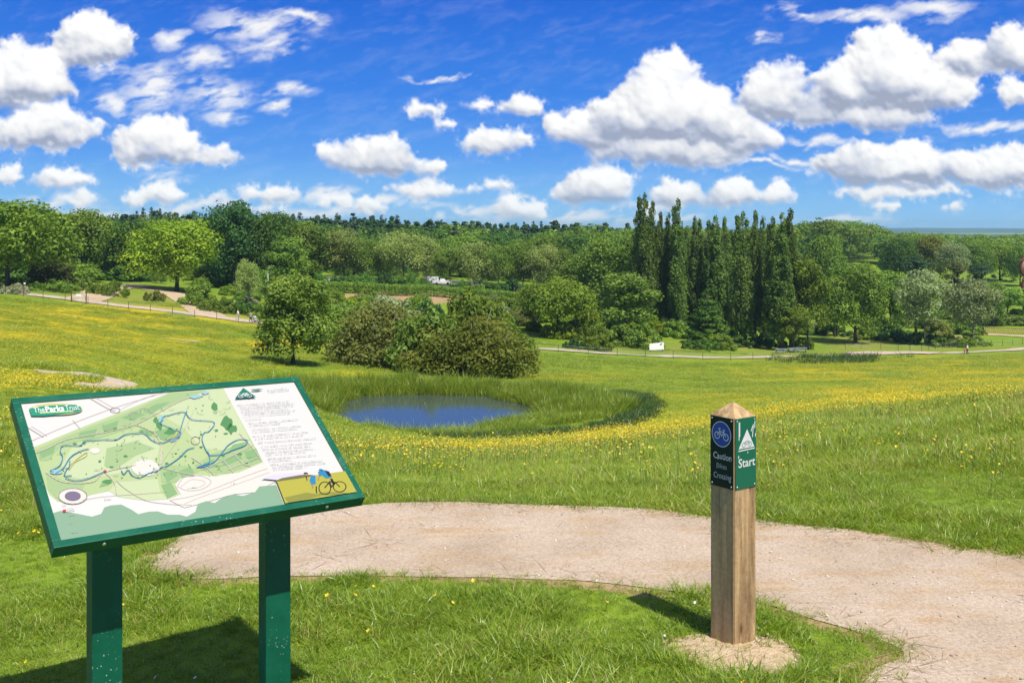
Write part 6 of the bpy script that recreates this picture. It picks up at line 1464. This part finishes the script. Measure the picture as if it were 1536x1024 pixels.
# low timber palisade
a = Vector(hit(1455, 499)); bb = Vector(hit(1545, 502)); d = bb - a; o = empty('timber_palisade', a, math.atan2(d.y, d.x), 'low yellow timber palisade with slanting boards at the right edge', 'palisade'); L_ = d.length; H_ = 9.5 / F * a.y
m = MB(); nB_ = int(L_ / .42)
for k in range(nB_):
    x = k * .42; m.box((x, 0, H_ / 2 + d.z * x / L_), (.20, .06, H_ * random.uniform(.92, 1.05)), Matrix.Rotation(random.uniform(.28, .42) * (1 if x > L_ * .4 else .2), 3, 'Y'))
m.build('slats', pbr('yellow_timber', (.52, .36, .12), .8, var=.25, vscale=2), o)
m = MB(); m.box((L_ / 2, .08, H_ * .85 + d.z / 2), (L_, .08, .14)); m.build('rail', FPOST, o); m = MB(); m.tube([(L_ * (.18 + .06 * math.cos(t)), -.1, H_ * 1.15 * math.sin(t)) for t in np.linspace(.1, 3.04, 14)], .12, 7); m.build('arch', DARKM, o)
# low cycle hoop rack in the island
# ------------------------------------------------------------------ people
SKIN = pbr('skin', (.48, .27, .19), .6); HAIRC = pbr('hair', (.05, .03, .02), .7)
def skin_mesh(name, V, E_, Rr, mat, parent, lv=1):
    me = bpy.data.meshes.new(name); me.from_pydata(V, E_, []); o = bpy.data.objects.new(name, me); col.objects.link(o)
    md = o.modifiers.new('skin', 'SKIN'); 
    for i, s in enumerate(me.skin_vertices[0].data): s.radius = (Rr[i], Rr[i]) if not hasattr(Rr[i], '__len__') else Rr[i]; s.use_root = (i == 0)
    sb = o.modifiers.new('sub', 'SUBSURF'); sb.levels = lv; sb.render_levels = lv
    dg = bpy.context.evaluated_depsgraph_get(); m2 = bpy.data.meshes.new_from_object(o.evaluated_get(dg)); bpy.data.objects.remove(o)
    for p in m2.polygons: p.use_smooth = True
    m2.materials.clear(); return link(name, m2, parent, mat)
def person(b, yaw, H, top, bottom, shoe, label, stride=.18, arms=(.25, -.2), reach=False, hairc=None):
    """walking figure; x is forward"""
    o = empty('person', b, yaw, label, 'person'); k = H / 1.75; s = lambda *p: tuple(q * k for q in p); st = stride
    V = [s(0, 0, .95), s(0, 0, 1.12), s(.01, 0, 1.30), s(.01, 0, 1.45), s(.02, 0, 1.54), s(.03, 0, 1.64), s(.04, 0, 1.73)]; E_ = [(0, 1), (1, 2), (2, 3), (3, 4), (4, 5), (5, 6)]; Rr = [(.15 * k, .11 * k), (.13 * k, .095 * k), (.165 * k, .105 * k), (.10 * k, .08 * k), .055 * k, (.082 * k, .095 * k), (.06 * k, .07 * k)]
    for sd_, sw in ((1, st), (-1, -st)):
        i = len(V); V += [s(.01, sd_ * .10, .88), s(sw * .55 + .04, sd_ * .10, .50), s(sw - .02, sd_ * .10, .09), s(sw + .16, sd_ * .115, .035)]; E_ += [(0, i), (i, i + 1), (i + 1, i + 2), (i + 2, i + 3)]; Rr += [.088 * k, .062 * k, .042 * k, .036 * k]
    for sd_, sw in ((1, arms[0]), (-1, arms[1])):
        i = len(V); hx, hz = (.46, .98) if reach else (sw + .08, .84)
        V += [s(.01, sd_ * .19, 1.42), s(.02 + sw * .4, sd_ * .23, 1.14), s(hx * .8 + .02, sd_ * .22, hz + .08), s(hx + .03, sd_ * .21, hz - .03), s(hx + .06, sd_ * .205, hz - .10)]; E_ += [(3, i), (i, i + 1), (i + 1, i + 2), (i + 2, i + 3), (i + 3, i + 4)]; Rr += [.056 * k, .043 * k, .032 * k, (.042 * k, .022 * k), (.026 * k, .014 * k)]
    body = skin_mesh('body', V, E_, Rr, SKIN, o, 2)
    # face and hair
    m = MB(); m.sphere(s(.115, 0, 1.635), .016 * k, (1.3, .8, 1.2), 8, 6)
    for sd_ in (-1, 1): m.sphere(s(.105, sd_ * .032, 1.665), .010 * k, (1, 1, .8), 8, 6); m.sphere(s(.03, sd_ * .088, 1.645), .022 * k, (.8, .5, 1.2), 8, 6)
    m.build('face', SKIN, o)
    m = MB(); m.sphere(s(.015, 0, 1.70), .098 * k, (1.05, .92, .85), 14, 10); m.sphere(s(-.04, 0, 1.64), .075 * k, (.8, 1, 1.1), 10, 8); m.build('hair', hairc or HAIRC, o)
    # clothes follow the body
    Vt = [s(0, 0, .90), s(0, 0, 1.10), s(.01, 0, 1.30), s(.01, 0, 1.44)]; Et = [(0, 1), (1, 2), (2, 3)]; Rt = [(.175 * k, .135 * k), (.15 * k, .115 * k), (.185 * k, .125 * k), (.12 * k, .095 * k)]
    for sd_, sw in ((1, arms[0]), (-1, arms[1])):
        i = len(Vt); Vt += [s(.01, sd_ * .19, 1.42), s(.015 + sw * .25, sd_ * .225, 1.22)]; Et += [(3, i), (i, i + 1)]; Rt += [.070 * k, .062 * k]
    skin_mesh('shirt', Vt, Et, Rt, top, o, 1)
    Vt = [s(0, 0, .95)]; Et = []; Rt = [(.165 * k, .125 * k)]
    for sd_, sw in ((1, st), (-1, -st)):
        i = len(Vt); Vt += [s(.01, sd_ * .10, .86), s(sw * .55 + .03, sd_ * .10, .50)] + ([s(sw - .01, sd_ * .10, .13)] if shoe else []); Et += [(0, i), (i, i + 1)] + ([(i + 1, i + 2)] if shoe else []); Rt += [.105 * k, .078 * k] + ([.056 * k] if shoe else [])
    skin_mesh('trousers' if shoe else 'shorts', Vt, Et, Rt, bottom, o, 1)
    for sd_, sw in ((1, st), (-1, -st)):
        m = MB(); m.sphere(s(sw + .07, sd_ * .105, .045), .13 * k, (1, .42, .42), 10, 6); m.build('shoe', DARKM, o)
    return o
WHT_C = pbr('white_cloth', (.78, .77, .75), .8); GREY_C = pbr('grey_cloth', (.32, .33, .37), .8); DK_C = pbr('dark_cloth', (.04, .045, .06), .8); RED_C = pbr('red_cloth', (.50, .04, .04), .8); LG_C = pbr('light_grey_cloth', (.50, .50, .52), .8)
person(hit(357, 481.5), R(-160), 1.78, WHT_C, LG_C, True, 'walker in a white top and pale trousers on the upper path')
person(hit(376, 484), R(-20), 1.70, GREY_C, DK_C, True, 'walker in grey pushing a pushchair on the upper path', reach=True)
# pushchair
b = hit(376, 484); dx = .78; o = empty('pushchair', (b[0] + math.cos(R(-20)) * dx, b[1] + math.sin(R(-20)) * dx, b[2]), R(-20), 'grey pushchair pushed along the upper path by the walker in grey', 'pushchair')
m = MB(); m.tube([(-.36, -.22, .98), (-.36, .22, .98)], .018, 6)
for sd_ in (-1, 1): m.tube([(-.36, sd_ * .22, .98), (.0, sd_ * .22, .5), (.36, sd_ * .2, .16)], .015, 6); m.tube([(.05, sd_ * .22, .62), (-.28, sd_ * .22, .14)], .015, 6)
m.build('frame', DARKM, o)
m = MB(); m.tube(spline([(-.10, 0, .92), (-.05, 0, .55), (.12, 0, .40), (.34, 0, .40)], 4), [.20] * 13, 10); m.build('seat', GREY_C, o); m = MB(); m.sphere((-.02, 0, .86), .26, (1, .85, .8), 14, 8); m.build('hood', LG_C, o)
for x, rr in ((-.28, .14), (.36, .11)):
    for sd_ in (-1, 1): m = MB(); m.tube([(x, sd_ * .25 - .02, rr), (x, sd_ * .25 + .02, rr)], rr, 14); m.build('wheel', TYRE, o)
person(hit(1451, 531.5), R(170), 1.78, WHT_C, DK_C, True, 'walker in a white top beside the red-clad child on the lower path', arms=(.3, -.1))
b = hit(1447, 531.8); person(b, R(170), 1.25, RED_C, RED_C, False, 'child in red beside the walker at the right end of the lower path')
# ------------------------------------------------------------------ air
mb = MB(); mb.box((0, 4500, 0), (29600, 9240, 100)); o = mb.build('haze', None); o.data.materials.clear()
m = bpy.data.materials.new('haze'); m.use_nodes = True; nth = m.node_tree
for n in list(nth.nodes): nth.nodes.remove(n)
ho = nth.nodes.new('ShaderNodeOutputMaterial'); pv = nth.nodes.new('ShaderNodeVolumePrincipled'); pv.inputs['Color'].default_value = (.46, .70, 1, 1); pv.inputs['Density'].default_value = .00012; pv.inputs['Anisotropy'].default_value = .2
nth.links.new(pv.outputs[0], ho.inputs['Volume']); o.data.materials.append(m); tag(o, kind='stuff')
